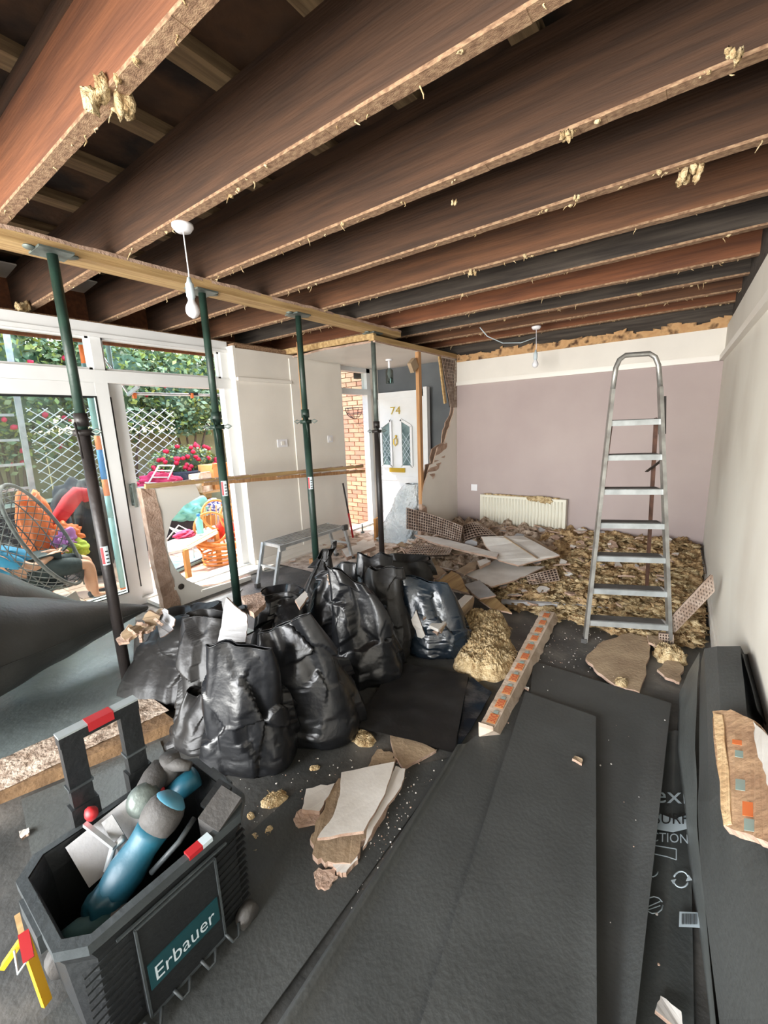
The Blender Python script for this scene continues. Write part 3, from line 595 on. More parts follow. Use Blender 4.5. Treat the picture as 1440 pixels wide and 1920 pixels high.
loft('folded_sheet',[far,r1,r2,r3,r4],'large folded black sheet leaning against the right wall',m_sheet)
loft('folded_sheet',[[P(1392,1226,0,WX_(2.15)-.04),P(1402,1226,0,WX_(2.1)-.002)],[P(1420,1330,0,WX_(1.6)-.04),P(1442,1368,0,WX_(1.45)-.002)]],'thin dark sheet edge against the right wall behind the folded sheet',m_blk)
# ================================================================ FLAT BLACK BAG AND BAGS
def bag(bx,by,h,wb,db,wt,tx,ty,label,rot=36,seed=1,mat=m_bag,peak=0,dt=.03,z0=0,slope=0,group='filled rubble bags'):
    t=thing('rubble_bag',(bx,by,z0),label,'rubble bag',group=group); ra=math.radians(rot); ca,sa=math.cos(ra),math.sin(ra)
    def fn(u,v):
        a=u*2*math.pi; c,s=math.cos(a),math.sin(a); e=.66
        cx=math.copysign(abs(c)**e,c); sy=math.copysign(abs(s)**e,s)
        low=math.sqrt(max(0,1-(1-min(1,v/.16))**2))*.14+.86
        w=(wb+(wt-wb)*v**1.25)/2*low; d_=(db+(dt-db)*v**1.15)/2*low
        x=cx*w; y=sy*d_; fr=min(1,d_/.05)
        q=V((x*5.2,y*5.2,h*v*3.6))+V((seed*11.3,seed*5.1,seed))
        dd,vp=noise.voronoi(q); g=noise.noise_vector(vp[0]*3.7); pl=g.dot(q-vp[0])
        q2=V((x*9,y*9,h*v*(16 if v<.3 else 7)))+V((seed,seed*2,0)); dd2,vp2=noise.voronoi(q2); pl2=noise.noise_vector(vp2[0]*3.1).dot(q2-vp2[0])
        dsp=max(-.04,min(.04,.085*pl))+.010*pl2*(1.6 if v<.25 else 1)+.02*noise.noise(q*.3)
        L_=math.hypot(x,y)+1e-6; x+=x/L_*dsp*(.4+.6*fr); y+=y/L_*dsp*fr
        y+=.035*noise.noise(V((cx*1.8+seed,v*2.5,seed)))*v
        z=h*v*(1+peak*cx*v*v)+(slope*cx*v*v)*h+.035*v**3*noise.noise(V((cx*1.6+seed,0,seed)))
        if v<.02: z=0; x*=.93; y*=.93
        x+=.03*noise.noise(V((v*2,seed*2,0)))
        return V((bx+(tx*v*v)+x*ca-y*sa,by+(ty*v*v)+x*sa+y*ca,z0+z))
    mb=MB().grid(120,84,fn,0,True); 
    n=120; base=0; mb.f.append(tuple(range(n-1,-1,-1))); mb.m.append(0); mb.s.append(False)
    # crumpled mouth : inner skirt
    def inn(u,v):
        p=fn(u,1-.16*v); c=V((bx+tx,by+ty,p.z)); return c+(p-c)*(.93-.5*v)
    if dt>.09: mb.grid(120,5,inn,0,True)
    obj('polythene_sack',mb,mat,t)
    hem=[fn(i/44,1) for i in range(44)]; obj('hem',MB().tube(hem,.0035,4,closed=True),mat,t)
    return t
bag(-2.47,1.12,.44,.66,.42,.42,-.10,.2,'slouching sack left of the nearest prop with rubble at its mouth',28,1,m_bagg,dt=.16,slope=.1)
bag(-2.02,1.12,.56,.44,.36,.3,-.08,.10,'dull sack between the nearest prop and the front shiny sack',40,2,m_bagg,dt=.1)
bag(-1.96,.96,.24,.3,.26,.14,.0,.05,'small low sack at the foot of the dull sack',20,15,m_bagg,dt=.06)
bag(-2.08,1.62,.52,.42,.36,.26,-.05,.1,'sack holding the upright white shard, behind the front row',36,3,m_bag,dt=.14)
bag(-1.98,2.0,.60,.44,.36,.3,.02,.05,'folded top sack in the middle of the heap',30,4,m_bag,peak=.1)
bag(-2.32,2.18,.62,.4,.36,.12,.06,.1,'peaked grey sack behind the heap near the work platform',46,5,m_bagg,peak=.1,dt=.05)
bag(-1.84,2.36,.60,.42,.36,.26,-.05,.06,'sack with wool poking out, back of the heap',30,6,m_bag)
bag(-1.98,2.82,.44,.6,.36,.46,.0,.05,'wide low sack at the very back of the heap by the far prop',30,7,m_bagg,dt=.2)
bag(-1.38,2.40,.50,.44,.34,.34,-.1,-.02,'glossy blue-black sack at the right end of the heap',26,8,m_bagb,slope=-.08)
bag(-1.62,2.18,.60,.34,.34,.2,-.03,.03,'narrow sack tucked left of the blue-black one',30,9,m_bagg)
bag(-1.58,1.90,.66,.46,.38,.24,-.1,-.05,'tall tapering sack behind and right of the front centre sack',34,10,m_bag,peak=-.12)
bag(-1.51,1.37,.59,.5,.36,.28,-.10,-.08,'front centre sack with a slanted top edge',32,11,m_bag,slope=.12)
bag(-1.64,1.04,.60,.46,.34,.3,.02,-.02,'front left sack, the shiniest, standing beside the tool trolley',36,12,m_bag,slope=-.03)
fb,_=dense('flat_bag',[(735,1243,0),(879,1266,0),(852,1412,0),(672,1368,0)],.03,'empty black sack spread flat in front of the heap',m_bagg,wv=.012,fr=9,cat='rubble bag',n=40)
dense('flat_bag',[(872,1262,0),(922,1302,0),(888,1362,0),(856,1412,0)],.018,'blue-black sack corner under the flat sack',m_bagb,wv=.01,fr=9,cat='rubble bag')
# ================================================================ PLASTERBOARD SHARDS
def shard(name,pts,z,label,top=0,t=.0125,jag=.01,cat='plasterboard',group=None,world=False,dn=None,nj=3):
    mats=[m_pw,m_pe,m_pb,m_pg,m_pine]
    q=[(V(p) if world else P(p[0],p[1],2,z+(p[2] if len(p)>2 else 0))) for p in pts]
    mb=MB().slab(q,t,top,1,2,jag=jag,nj=nj,dn=dn); return obj(name,mb,mats,None,label,cat,group)
S=shard
S('plasterboard_piece',[(635,1459),(758,1441),(751,1466),(707,1542),(657,1618),(628,1618),(595,1611),(581,1574),(599,1531)],.035,'broken brown plasterboard under the largest white piece in the foreground',2,.03,.012)
S('plasterboard_piece',[(640,1448),(740,1428),(722,1488),(682,1558),(595,1571),(624,1531),(637,1491)],.085,'clean white piece topmost of the foreground pile',0,.0125,.003)
S('plasterboard_piece',[(742,1436),(760,1441),(752,1475),(700,1552),(680,1590),(690,1550)],.06,'white strip along the right side of the foreground pile',0,.012,.006)
S('plasterboard_piece',[(574,1479),(628,1468),(612,1497),(599,1521),(566,1517)],.04,'small white piece on the left of the foreground pile',0,.02,.005)
S('plasterboard_piece',[(563,1517),(602,1520),(595,1545),(559,1549),(550,1535)],.02,'crumbly pink plaster lump at the left of the foreground pile',1,.02,.008)
S('plasterboard_piece',[(588,1636),(628,1625),(628,1647),(617,1663),(592,1659)],.02,'separate pink plaster lump below the foreground pile',1,.02,.01)
S('plasterboard_piece',[(624,1618),(671,1596),(671,1611),(649,1636),(631,1636)],.03,'small white tip at the bottom of the foreground pile',0,.02,.006)
S('plasterboard_piece',[(727,1358),(818,1406),(758,1439),(740,1419)],.02,'brown backed corner poking out from under the flat sack',2,.016,.004)
S('plasterboard_piece',[(707,1405),(738,1412),(740,1428),(689,1439)],.015,'tan scrap behind the foreground pile',2,.014,.008)
S('plasterboard_piece',[(1098,1234),(1121,1208),(1166,1189),(1185,1187),(1216,1196),(1218,1231),(1199,1298),(1152,1283),(1121,1260)],.035,'large dirty brown plasterboard slab lying below the stepladder',2,.02,.01)
S('plasterboard_piece',[(1232,1255),(1261,1229),(1282,1250),(1274,1279),(1247,1269)],.03,'brown plasterboard scrap right of the slab below the stepladder',2,.016,.008)
S('plasterboard_piece',[(1213,1190),(1245,1195),(1240,1213),(1216,1204)],.05,'small tan piece behind the right foot of the stepladder',2,.016,.004)
big=S('plasterboard_piece',[(902,1006,.04),(945,1005,.02),(982,1005,.0),(1050,1041,-.05),(1010,1050,-.08),(972,1060,-.1),(935,1050,-.08),(912,1025,-.03)],.32,'large curved white board with a brown joint line near the radiator',0,.014,.004)
a,b=P(945,1006,2,.346),P(1008,1047,2,.262); obj('joint_line',MB().bar(a,b,.018,.006),m_pb,big)
S('plasterboard_piece',[(982,1003,0),(996,1006,.0),(1046,1038,-.04),(1036,1040,-.04)],.3,'brown board edge showing behind the large curved board',2,.02,.004)
S('plasterboard_piece',[(870,1076),(905,1065),(932,1048),(982,1062),(1022,1062),(985,1080),(950,1092),(920,1100),(900,1090)],.17,'torn white sheet below the large curved board',0,.012,.008)
S('plasterboard_piece',[(820,1090),(847,1070),(862,1078),(880,1112),(840,1102)],.22,'cream grained board left of the small grey-white one',4,.012,.006)
S('plasterboard_piece',[(871,1096),(899,1087),(930,1116),(900,1122),(885,1112)],.20,'small grey-white board on top of the cream ones',3,.012,.003)
S('plasterboard_piece',[(895,1122),(927,1119),(960,1149),(920,1140)],.12,'pointed cream board ending beside the wool batt',4,.012,.003)
S('plasterboard_piece',[(777,1002),(820,1007),(880,1022),(935,1038),(932,1045),(870,1032),(815,1018)],.28,'long pinkish board under the curved wire lath',0,.02,.006)
S('plasterboard_piece',[(780,1055),(820,1060),(836,1072),(820,1084),(805,1082),(790,1072)],.24,'irregular tan piece above the blue-black sack',2,.014,.01)
S('plasterboard_piece',[(855,1070),(880,1055),(895,1052),(892,1065),(870,1077)],.2,'orange tan scrap beside the torn white sheet',2,.014,.004)
S('plasterboard_piece',[(895,1052),(910,1047),(920,1052),(900,1062)],.24,'small white block edge beside the orange tan scrap',0,.03,.002)
t=thing('boxed_board_piece',P(845,1165,2,0),'white L shaped boxing with a torn face beside the wool batt','boxing')
obj('top_board',MB().slab([P(805,1172,2,.24),P(872,1115,2,.24),P(886,1117,2,.24),P(822,1180,2,.24)],.02,0,0),m_gloss,t)
obj('torn_face',MB().slab([P(822,1180,2,.23),P(886,1118,2,.23),P(883,1140,2,.1),P(866,1162,2,.06),P(845,1192,2,.05),P(832,1190,2,.12),P(828,1200,2,.04)],.014,0,1,2,jag=.006),[m_pw,m_pe,m_pb],t)
obj('brown_core',MB().slab([P(790,1165,2,.2),P(822,1182,2,.2),P(830,1200,2,.02),P(800,1208,2,.02),P(785,1185,2,.1)],.03,0,0,jag=.008),m_pe,t)
S('plasterboard_piece',[(792,1125),(811,1121),(808,1150),(793,1160)],.28,'short upright white strip left of the boxing',0,.014,.002)
S('plasterboard_piece',[(771,1162,.1),(780,1144,.16),(797,1192,0),(786,1202,-.05)],.16,'bluish white sliver against the blue-black sack',0,.014,.004)
S('plasterboard_piece',[(424,1120,.18),(445,1140,.12),(462,1152,.08),(464,1178,.0),(460,1204,-.04),(408,1203,-.04),(416,1165,.05)],.60,'tall grey-white shard standing upright in a sack by the second prop',3,.0125,.004)
S('plasterboard_piece',[(452,1118),(490,1110),(498,1128),(476,1150),(462,1140)],.56,'dusty plaster lump behind the tall upright shard',1,.03,.008)
S('plasterboard_piece',[(612,1075),(648,1072),(650,1090),(628,1102),(616,1092)],.56,'tan plaster piece sticking out of the back of the heap',2,.014,.008)
S('plasterboard_piece',[(553,1125),(572,1108),(578,1118),(562,1140)],.58,'small white piece caught between two middle sacks',0,.014,.004)
for i,(px,py) in enumerate(((232,1196),(246,1188),(258,1180),(270,1170),(284,1160),(296,1148),(262,1192),(280,1178),(300,1164))):
    p=P(px,py,2,.43+.02*(i%3)); r_=random.uniform(.035,.06); RR=rotm(random.gauss(.3,.5),random.gauss(0,.5),i)
    S('plasterboard_piece',[p+RR@V((r_*random.uniform(.6,1.2)*math.cos(k*1.25),r_*random.uniform(.6,1.2)*math.sin(k*1.25),0)) for k in range(5)],0,'torn tan scrap at the mouth of the slouching sack',(1,2,2)[i%3],.015,.006,world=True,group='scraps in the slouching sack')
S('plasterboard_piece',[(292,1152,.02),(308,1140,.1),(328,1160,.06),(325,1180,0),(300,1195,0)],.42,'crumpled clear film scrap beside the slouching sack',3,.006,.01,cat='film scrap')
# white blocks on floor
for (px,py,s,l) in((1083,1425,.02,'small tan chip alone on the middle sheet'),(1255,1902,.03,'white chip at the bottom edge of the printed sheet'),(988,1290,.012,'white crumb right of the taped coving strip'),(45,1562,.02,'tiny white chip near the trolley corner'),(345,1390,.04,'tan board scrap by the foot of the small low sack')):
    p=P(px,py,2,.07 if 1000<px<1100 else .05 if px==1255 else .02); S('plaster_chip',[p+V((s,-.6*s,0)),p+V((s*.8,s*.7,.004)),p+V((-s*.7,s,0)),p+V((-s,-.5*s,.006))],0,l,2 if 'tan' in l else 0,.012,.003,world=True,cat='plaster chip')
# ================================================================ DEBRIS FIELD
def hgt(x,y):
    b=.02+.17*max(0,min(1,(y-3.3)/2.0))
    if x<-1.2: b+=.10*math.exp(-((x+2.0)**2/.35+(y-4.1)**2/.5))
    e=min(1,max(0,(y-3.35-.25*noise.noise(V((x*3,0,1))))/.25)); e*=min(1,max(0,(x+3.0)/.3))
    return b*e
def field(x0,x1,y0,y1,nx,ny,amp,fr,seed,base=hgt,thr=-1):
    def fn(u,v):
        y=y0+(y1-y0)*v; x=min(x0+(x1-x0)*u,WX_(y)-.03); h=base(x,y); n=noise.noise(V((x*fr,y*fr,seed))); n2=1-2*abs(noise.noise(V((x*fr*2.6,y*fr*2.6,seed+4)))); n3=noise.noise(V((x*fr*7,y*fr*7,seed)))
        k=min(1,h/.03); return V((x+.012*n3,y+.012*n3,h*(1+.35*n)+k*amp*(.8*n+.55*n2+.4*n3)-.012*(1-k)))
    return fn
ins=MB().grid(280,250,field(-1.42,.14,3.2,5.49,0,0,.03,9,1))
obj('insulation_heap',ins,m_ins2,None,'deep scatter of yellow mineral wool between the stepladder and back wall','insulation',kind='stuff')
rub=MB().grid(220,230,field(-2.95,-1.2,3.1,5.45,0,0,.035,9,9))
obj('rubble_heap',rub,m_rub,None,'heap of plaster dust and rubble left of the radiator','rubble',kind='stuff')
def curls(mb,c,R,n,sd,ln=.05,r=.004):
    rnd=random.Random(sd)
    for i in range(n):
        a=rnd.random()*6.28; q=R*math.sqrt(rnd.random()); p=V((c[0]+q*math.cos(a),c[1]+q*math.sin(a)*.8,c[2]*(1-(q/R)**2*.6)+rnd.random()*.01)); d_=V((rnd.gauss(0,1),rnd.gauss(0,1),abs(rnd.gauss(0,.7)))).normalized(); pts=[p]
        for k in range(4):
            d_=(d_+V((rnd.gauss(0,.6),rnd.gauss(0,.6),rnd.gauss(-.25,.5)))).normalized(); pts.append(pts[-1]+d_*ln/4)
        r_=r*.55; mb.tube(pts,[r_,r_*1.3,r_*1.2,r_,r_*.5],3,m=rnd.choice((0,0,1)))
cl=MB()
for i in range(520):
    x=random.uniform(-1.35,.06); y=random.uniform(3.35,5.4) if random.random()<.6 else random.uniform(3.3,4.1)
    if x<-1.0 and y>4.4: continue
    x=min(x,WX_(y)-.1); z=hgt(x,y); s=random.uniform(.02,.055)*(1.2 if y<4 else 1)
    cl.blob((x,y,z+s*.15),(s*1.5,s*1.2,s*.6),3,1.6,4.5,m=random.choice((0,0,1)),seed=i)
    curls(cl,(x,y,z+s*.45),s*1.9,11,i,.055,.003)
obj('insulation_clumps',cl,[m_ins,m_ins2],None,'fluffy yellow wool clumps on top of the scatter','insulation',kind='stuff')
# wool batt beside coving
def batt(name,c,rx,ry,h,label,seed,rot=0,n=90,cn=420,st=None):
    mb=MB(); ca,sa=math.cos(rot),math.sin(rot)
    def fn(u,v):
        a=u*2*math.pi; e=.75; cx=math.copysign(abs(math.cos(a))**e,math.cos(a)); sy=math.copysign(abs(math.sin(a))**e,math.sin(a)); r=v
        x=cx*rx*r*(1+.2*noise.noise(V((cx*2,sy*2,seed)))); y=sy*ry*r*(1+.2*noise.noise(V((cx*2,sy*2,seed+5))))
        q_=.12/max(rx,.05); zz=h*(1-r**4)+(.4*h*noise.noise(V((x*18*q_+seed,y*18*q_,seed)))+.3*h*(1-2*abs(noise.noise(V((x*60*q_,y*60*q_,seed)))))+.2*h*(1-2*abs(noise.noise(V((x*140*q_,y*140*q_,seed))))))*min(1,(1-r)*4)
        return V((c[0]+x*ca-y*sa,c[1]+x*sa+y*ca,c[2]+max(0,zz)))
    mb.grid(int(n*1.5),70,fn,0,True); curls(mb,(c[0],c[1],h*1.02+c[2]),min(rx,ry)*.95,cn,seed,.05*(st or 1),.0035*(st or 1))
    return obj(name,mb,[m_ins,m_ins2],None,label,'insulation')
batt('insulation_batt',(-1.06,2.50,0),.2,.31,.085,'thick loose batt of yellow mineral wool beside the taped coving strip',3,.35,150,1500)
batt('insulation_batt',(-1.2,2.80,0),.2,.24,.09,'browner wool batt behind the thick yellow batt',8,.3,90,600)
batt('insulation_batt',(P(1215,1225).x+.12,P(1215,1225).y,0),.09,.09,.06,'wool tuft by the right foot of the stepladder',9,.3,50,70)
for i,(px,py,s,l) in enumerate(((680,1385,.09,'wool tuft at the foot of the front centre sack'),(515,1500,.07,'wool tuft right of the tool trolley'),(505,1560,.035,'pale wool flock nearest above the floor glint'),(480,1570,.03,'pale wool flock by the trolley side'),(480,1600,.03,'pale wool flock lowest by the trolley'),(533,1590,.028,'lone small wool flock left of the foreground pile'),(470,1530,.025,'tiny wool flock under the wool tuft'),(590,1440,.03,'small flock between the sacks and the foreground pile'),(1165,1280,.06,'wool tuft on the front edge of the brown slab'),(1295,1190,.07,'wool tuft above the folded sheet at the right wall'),(560,1705,.012,'single tiny flock low in the foreground'))):
    z=.035 if px==1165 else .0; p=P(px,py,2,z); batt('insulation_tuft',(p.x,p.y,z),s*.8,s*.55,s*.22,l,20+i,i,44,int(s*500) if s>.05 else 0,.45)
# loose rubble on the heap
for i in range(150):
    x=random.uniform(-2.9,-.1); y=random.uniform(3.35,5.35)
    if x>-1.2 and random.random()<.2: continue
    if -3<x<-2.3 and y>5: continue
    s=random.uniform(.03,.12)*(.8 if x>-1.2 else 1); z=hgt(x,y)+.035+random.random()*.03; R=rotm(random.gauss(0,.25),random.gauss(0,.25),random.random()*6.28)
    n=random.choice((4,5,6)); pts=[V((x,y,z))+R@V((math.cos(6.28*k/n)*s*random.uniform(.5,1.2),math.sin(6.28*k/n)*s*random.uniform(.4,.9),0)) for k in range(n)]
    k_=random.choice((0,0,1,2,2,3)); lm=min(((-1.7,5.3,'under the radiator'),(-.5,5.2,'by the back wall behind the stepladder'),(-.1,4.2,'beside the right wall'),(-.9,4.0,'in the wool left of the stepladder'),(-1.9,4.4,'around the large curved board'),(-2.5,4.6,'beside the largest wire lath'),(-2.0,3.6,'behind the rubble bags'),(-2.6,3.9,'near the farthest prop')),key=lambda q:(q[0]-x)**2+(q[1]-y)**2)[2]
    S('plaster_fragment',pts,0,('small ' if s<.06 else 'large ' if s>.095 else 'medium ')+('white','pinkish','tan','grey')[k_]+' plaster fragment '+lm,k_,.014,.006,cat='plaster fragment',group='plaster fragments in the heap',world=True)
for i in range(60):
    x=random.uniform(-3.95,-2.7); y=random.uniform(3.2,5.2); s=random.uniform(.03,.1); z=.035; R=rotm(random.gauss(0,.15),random.gauss(0,.15),random.random()*6.28); k_=random.choice((0,0,1,2))
    lm=min(((-3.35,3.1,'under the work platform'),(-2.8,3.7,'round the foot of the farthest prop'),(-3.9,4.9,'on the front door threshold'),(-3.25,4.6,'by the wrapped furniture'),(-3.9,3.9,'at the foot of the white wall')),key=lambda q:(q[0]-x)**2+(q[1]-y)**2)[2]
    S('plaster_fragment',[V((x,y,z))+R@V((math.cos(6.28*k/5)*s*random.uniform(.5,1.2),math.sin(6.28*k/5)*s*random.uniform(.4,.9),0)) for k in range(5)],0,('small ' if s<.055 else 'large ' if s>.085 else 'medium ')+('white','pinkish','tan')[k_]+' plaster fragment '+lm,k_,.012,.005,cat='plaster fragment',group='plaster fragments on the hall floor',world=True)
S('plasterboard_piece',[(640,1030),(700,1012),(704,1024),(650,1045)],.06,'long white timber offcut on the hall floor beside the platform',0,.05,.003)
# floor crumbs : stuff
cr=MB()
for i in range(900):
    k=random.random()
    if k<.35: p=P(random.gauss(740,60),random.gauss(1540,90),2,.008)
    elif k<.6: p=P(random.gauss(1080,70),random.gauss(1215,35),2,.01)
    elif k<.8: p=P(random.uniform(440,700),random.uniform(1420,1700),2,.006)
    else:
        p=P(random.uniform(900,1250),random.uniform(1220,1900),2,.045)
        if random.random()<.6: continue
    if p.y<.3 or p.y>3.3: continue
    s=random.choice((.0015,.002,.002,.003,.004)); cr.blob(p,(s,s,s*.6),1,.6,2,m=random.choice((0,0,1)),seed=i,sm=False)
obj('plaster_crumbs',cr,[m_pw,m_pe],None,'fine white plaster crumbs scattered over the dark floor','crumbs',kind='stuff')
# laths
def LB(b,tp,z): 
    q=P(b[0],b[1],2,z); return q,P(tp[0],tp[1],1,q.y+.03)
b0,t0=LB((762,991),(762,952),.26); b1,t1=LB((862,1015),(867,987),.26)
lath('wire_lath',t0,t1,b1,b0,24,7,label='largest curved piece of grid lath standing in front of the wrapped furniture',cat='lath',bow=-.05)
lath('wire_lath',P(780,1020,2,.27),P(848,1027,2,.27),P(842,1040,2,.24),P(760,1041,2,.24),16,6,label='flat piece of grid lath below the largest one',cat='lath')
lath('wire_lath',P(987,1080,2,.16),P(1042,1066,2,.2),P(1049,1088,2,.12),P(994,1096,2,.1),9,5,label='short curled grid lath beside the yellow wool',cat='lath')
lath('wire_lath',P(868,984,2,.34),P(905,984,2,.34),P(930,1003,2,.26),P(872,1012,2,.26),10,6,label='dark crumpled grid lath left of the radiator foot',cat='lath',bow=.03)
a,b=P(1264,1185,2,.1),P(1338,1108,0,.15); up=V((-.02,-.02,.11)); 
lath('wire_lath',a+up,b+up,b,a,16,4,label='long angled lath strip leaning against the right wall behind the stepladder',cat='lath',th=.009)
lath('wire_lath',P(1236,1188,2,.1),P(1262,1190,2,.1),P(1262,1215,2,.02),P(1236,1206,2,.02),5,4,label='small lath scrap at the right foot of the stepladder',cat='lath')
mb=MB().bar(P(940,1128,2,.05),P(1140,1140,2,.05),.04,.03); obj('timber_strip',mb,m_pg,None,'straight grey timber strip in front of the wool scatter','timber')
# ================================================================ COVING STRIPS
def tape(parent,a,b,w,n,off,up):
    a,b,w=V(a),V(b),V(w); d=(b-a)
    for i in range(n):
        p=a+d*(i+.1)/n; q=a+d*(i+.68)/n; r=a+d*(i+.9)/n
        o=obj('orange_tape',MB().slab([p+up,q+up,q+w+up,p+w+up],.001,dn=off),m_or2,parent)
        obj('teal_tape',MB().slab([q+d*.05/n+w*.25+up,r+w*.25+up,r+w*.75+up,q+d*.05/n+w*.75+up],.001,dn=off),m_tl2,parent)
        text('tape_lettering','300',p+(q-p)*.08+w*.92+up*1.05,(q-p)*.84,-w*.84,m_text_red,o,.0015)
cv=thing('taped_coving_strip',P(975,1260,2,0),'long plaster coving strip with orange printed tape lying beside the wool batt','coving')
a0,a1=P(898,1362,2,.07),P(1015,1145,2,.07); b0,b1=P(925,1370,2,.075),P(1040,1148,2,.075); c0,c1=P(941,1378,2,.01),P(1049,1156,2,.01)
mb=MB(); n=30
pl=[]
for i in range(n+1):
    k=i/n; j=lambda s:V((random.uniform(-s,s),random.uniform(-s,s),random.uniform(-s,s)))
    pl.append([a0.lerp(a1,k)+V((0,0,-.06)),a0.lerp(a1,k)+j(.003),b0.lerp(b1,k),c0.lerp(c1,k)+j(.006),c0.lerp(c1,k)+V((-.01,0,-.01))])
mb.grid(5,n+1,lambda u,v:pl[round(v*n)][round(u*4)],sm=False); m_pe2=M('pale_paper_plaster',(214,196,178),(184,164,144),8,.9,.5,40); obj('plaster_body',mb,m_pe2,cv); 
mb=MB(); mb.slab([pl[0][0],pl[0][1],pl[0][2],pl[0][3],pl[0][4]],.02,dn=(0,-1,0)); obj('broken_end',mb,m_pe2,cv)
wv_=(b0-a0); ta,tb=a0+wv_*.3+(a1-a0)*.02,a1+(b1-a1)*.3
tape(cv,ta,tb,(b0-a0)*.62,11,(0,0,1),V((0,0,.004)))
c2=thing('taped_plaster_piece',P(1390,1450,2,.6),'wide broken plaster piece with faded orange and teal tape on the folded sheet','coving')
zz=lambda x:.53+.10*(x-1336)/104
q=[P(x,y,2,zz(x)+.03) for x,y in((1336,1333),(1370,1330),(1416,1352),(1446,1386),(1452,1590),(1440,1579),(1400,1562),(1356,1548),(1336,1346))]
obj('plaster_body',MB().slab(q,.02,0,1,jag=.004),[M('dusty_plaster',(184,150,116),(150,116,88),9,.9,.5,40),m_pe],c2)
obj('raw_edge',MB().slab([P(x,y,2,zz(x)+.034) for x,y in((1337,1336),(1354,1340),(1366,1440),(1372,1545),(1357,1547),(1345,1440))],.004,0,0,jag=.003),M('pale_plaster',(214,184,142),(196,160,118),12,.9,.5,50),c2)
obj('white_edge',MB().slab([P(x,y,2,zz(x)+.035) for x,y in((1412,1352),(1444,1384),(1448,1500),(1430,1440),(1418,1400))],.004,0,0,jag=.003),m_pw,c2)
for i,(x,y,w_,h_) in enumerate(((1385,1390,24,8),(1388,1412,20,12),(1392,1470,26,20),(1404,1515,24,26),(1408,1545,26,22))):
    obj('tape_patch',MB().slab([P(x-w_/2,y-h_/2,2,zz(x)+.036),P(x+w_/2,y-h_/2+3,2,zz(x)+.036),P(x+w_/2,y+h_/2+4,2,zz(x)+.036),P(x-w_/2,y+h_/2,2,zz(x)+.036)],.001),(m_orange if i in(0,3) else m_tl2),c2)
# ================================================================ ROLLED SHEETS LEFT
def roll_(name,A,B,rA,rB,label,mat,seed):
    t=thing(name,(A.x,A.y,0),label,'rolled sheet'); d=(B-A).normalized(); sx=d.cross(V((0,0,1))).normalized(); up=sx.cross(d)
    def fn(u,v):
        a=u*2*math.pi*1.15; c=A.lerp(B,v); r=(rA*(1-v)+rB*v)*(1-.12*u)*(1+.03*noise.noise(V((u*3,v*5,seed)))+.012*math.sin(v*34+u*8))
        return c+(sx*math.cos(a)*1.15+up*math.sin(a))*r
    obj('rolled_film',MB().grid(70,60,fn),mat,t); obj('edge_hem',MB().tube([fn(0,i/20) for i in range(21)],.003,4),mat,t); return t
roll_('rolled_sheet',V((-2.98,-.1,.53)),V((-3.25,1.34,.28)),.46,.02,'big curled black sheet roll in front of the patio doors',m_sheet,1)
roll_('rolled_sheet',V((-3.6,.1,.74)),V((-3.85,1.1,.22)),.36,.05,'paler rolled sheet behind the black roll against the patio glass',m_sheet2,2)
dk=thing('scrap_sheet',P(235,1140,2,.05),'small black curled scrap at the patio door corner','sheet scrap'); obj('film',MB().grid(20,12,lambda u,v:P(215+u*65,1148-14*math.sin(u*3.1)*(1-v),2,.05+.06*math.sin(u*3.1)*(1-v))),m_blk,dk)
wt=thing('folded_white_sheet',P(120,1130,0,-4.0),'white folded sheet corner leaning inside the patio glass','sheet'); obj('film',MB().slab([P(90,1140,0,-3.98),P(142,1108,0,-4.02),P(160,1143,0,-3.98)],.01,dn=(1,0,0)),m_gloss,wt)
m_strip=M('pale_grey_strip',(150,158,160),None,3,.5)
# ================================================================ TOOL TROLLEY
tx0,tx1,ty0,ty1,tz=-1.40,-1.035,.14,.64,.41
tb=thing('tool_trolley',((tx0+tx1)/2,(ty0+ty1)/2,0),'open black wheeled tool box with pull handle and teal badge','tool box')
def ring(x0,x1,y0,y1,z,c): return [V((x0+c,y0,z)),V((x1-c,y0,z)),V((x1,y0+c,z)),V((x1,y1-c,z)),V((x1-c,y1,z)),V((x0+c,y1,z)),V((x0,y1-c,z)),V((x0,y0+c,z))]
def rings(mb,L_,m=0,capb=True):
    n=8; vs=[p for r in L_ for p in r]; fs=[(i*n+k,i*n+(k+1)%n,(i+1)*n+(k+1)%n,(i+1)*n+k) for i in range(len(L_)-1) for k in range(n)]
    if capb: fs.append(tuple(range(n-1,-1,-1)))
    return mb.add(vs,fs,m)
mb=MB(); rings(mb,[ring(tx0+.03,tx1-.03,ty0+.03,ty1-.03,.03,.03),ring(tx0+.012,tx1-.012,ty0+.012,ty1-.012,.34,.05),ring(tx0,tx1,ty0,ty1,.38,.05),ring(tx0,tx1,ty0,ty1,tz,.05),ring(tx0+.018,tx1-.018,ty0+.018,ty1-.018,tz,.045),ring(tx0+.03,tx1-.03,ty0+.03,ty1-.03,.35,.04),ring(tx0+.045,tx1-.045,ty0+.045,ty1-.045,.06,.03)])
n0=len(mb.v); mb.f.append(tuple(range(n0-8,n0))); mb.m.append(0); mb.s.append(False)
obj('tub',mb,m_blk,tb)
mb=MB(); rings(mb,[ring(tx0-.006,tx1+.006,ty0-.006,ty1+.006,.385,.052),ring(tx0-.006,tx1+.006,ty0-.006,ty1+.006,tz+.003,.052),ring(tx0+.016,tx1-.016,ty0+.016,ty1-.016,tz+.003,.045)],capb=False); obj('rim',mb,m_blkL,tb)
rbm=MB()
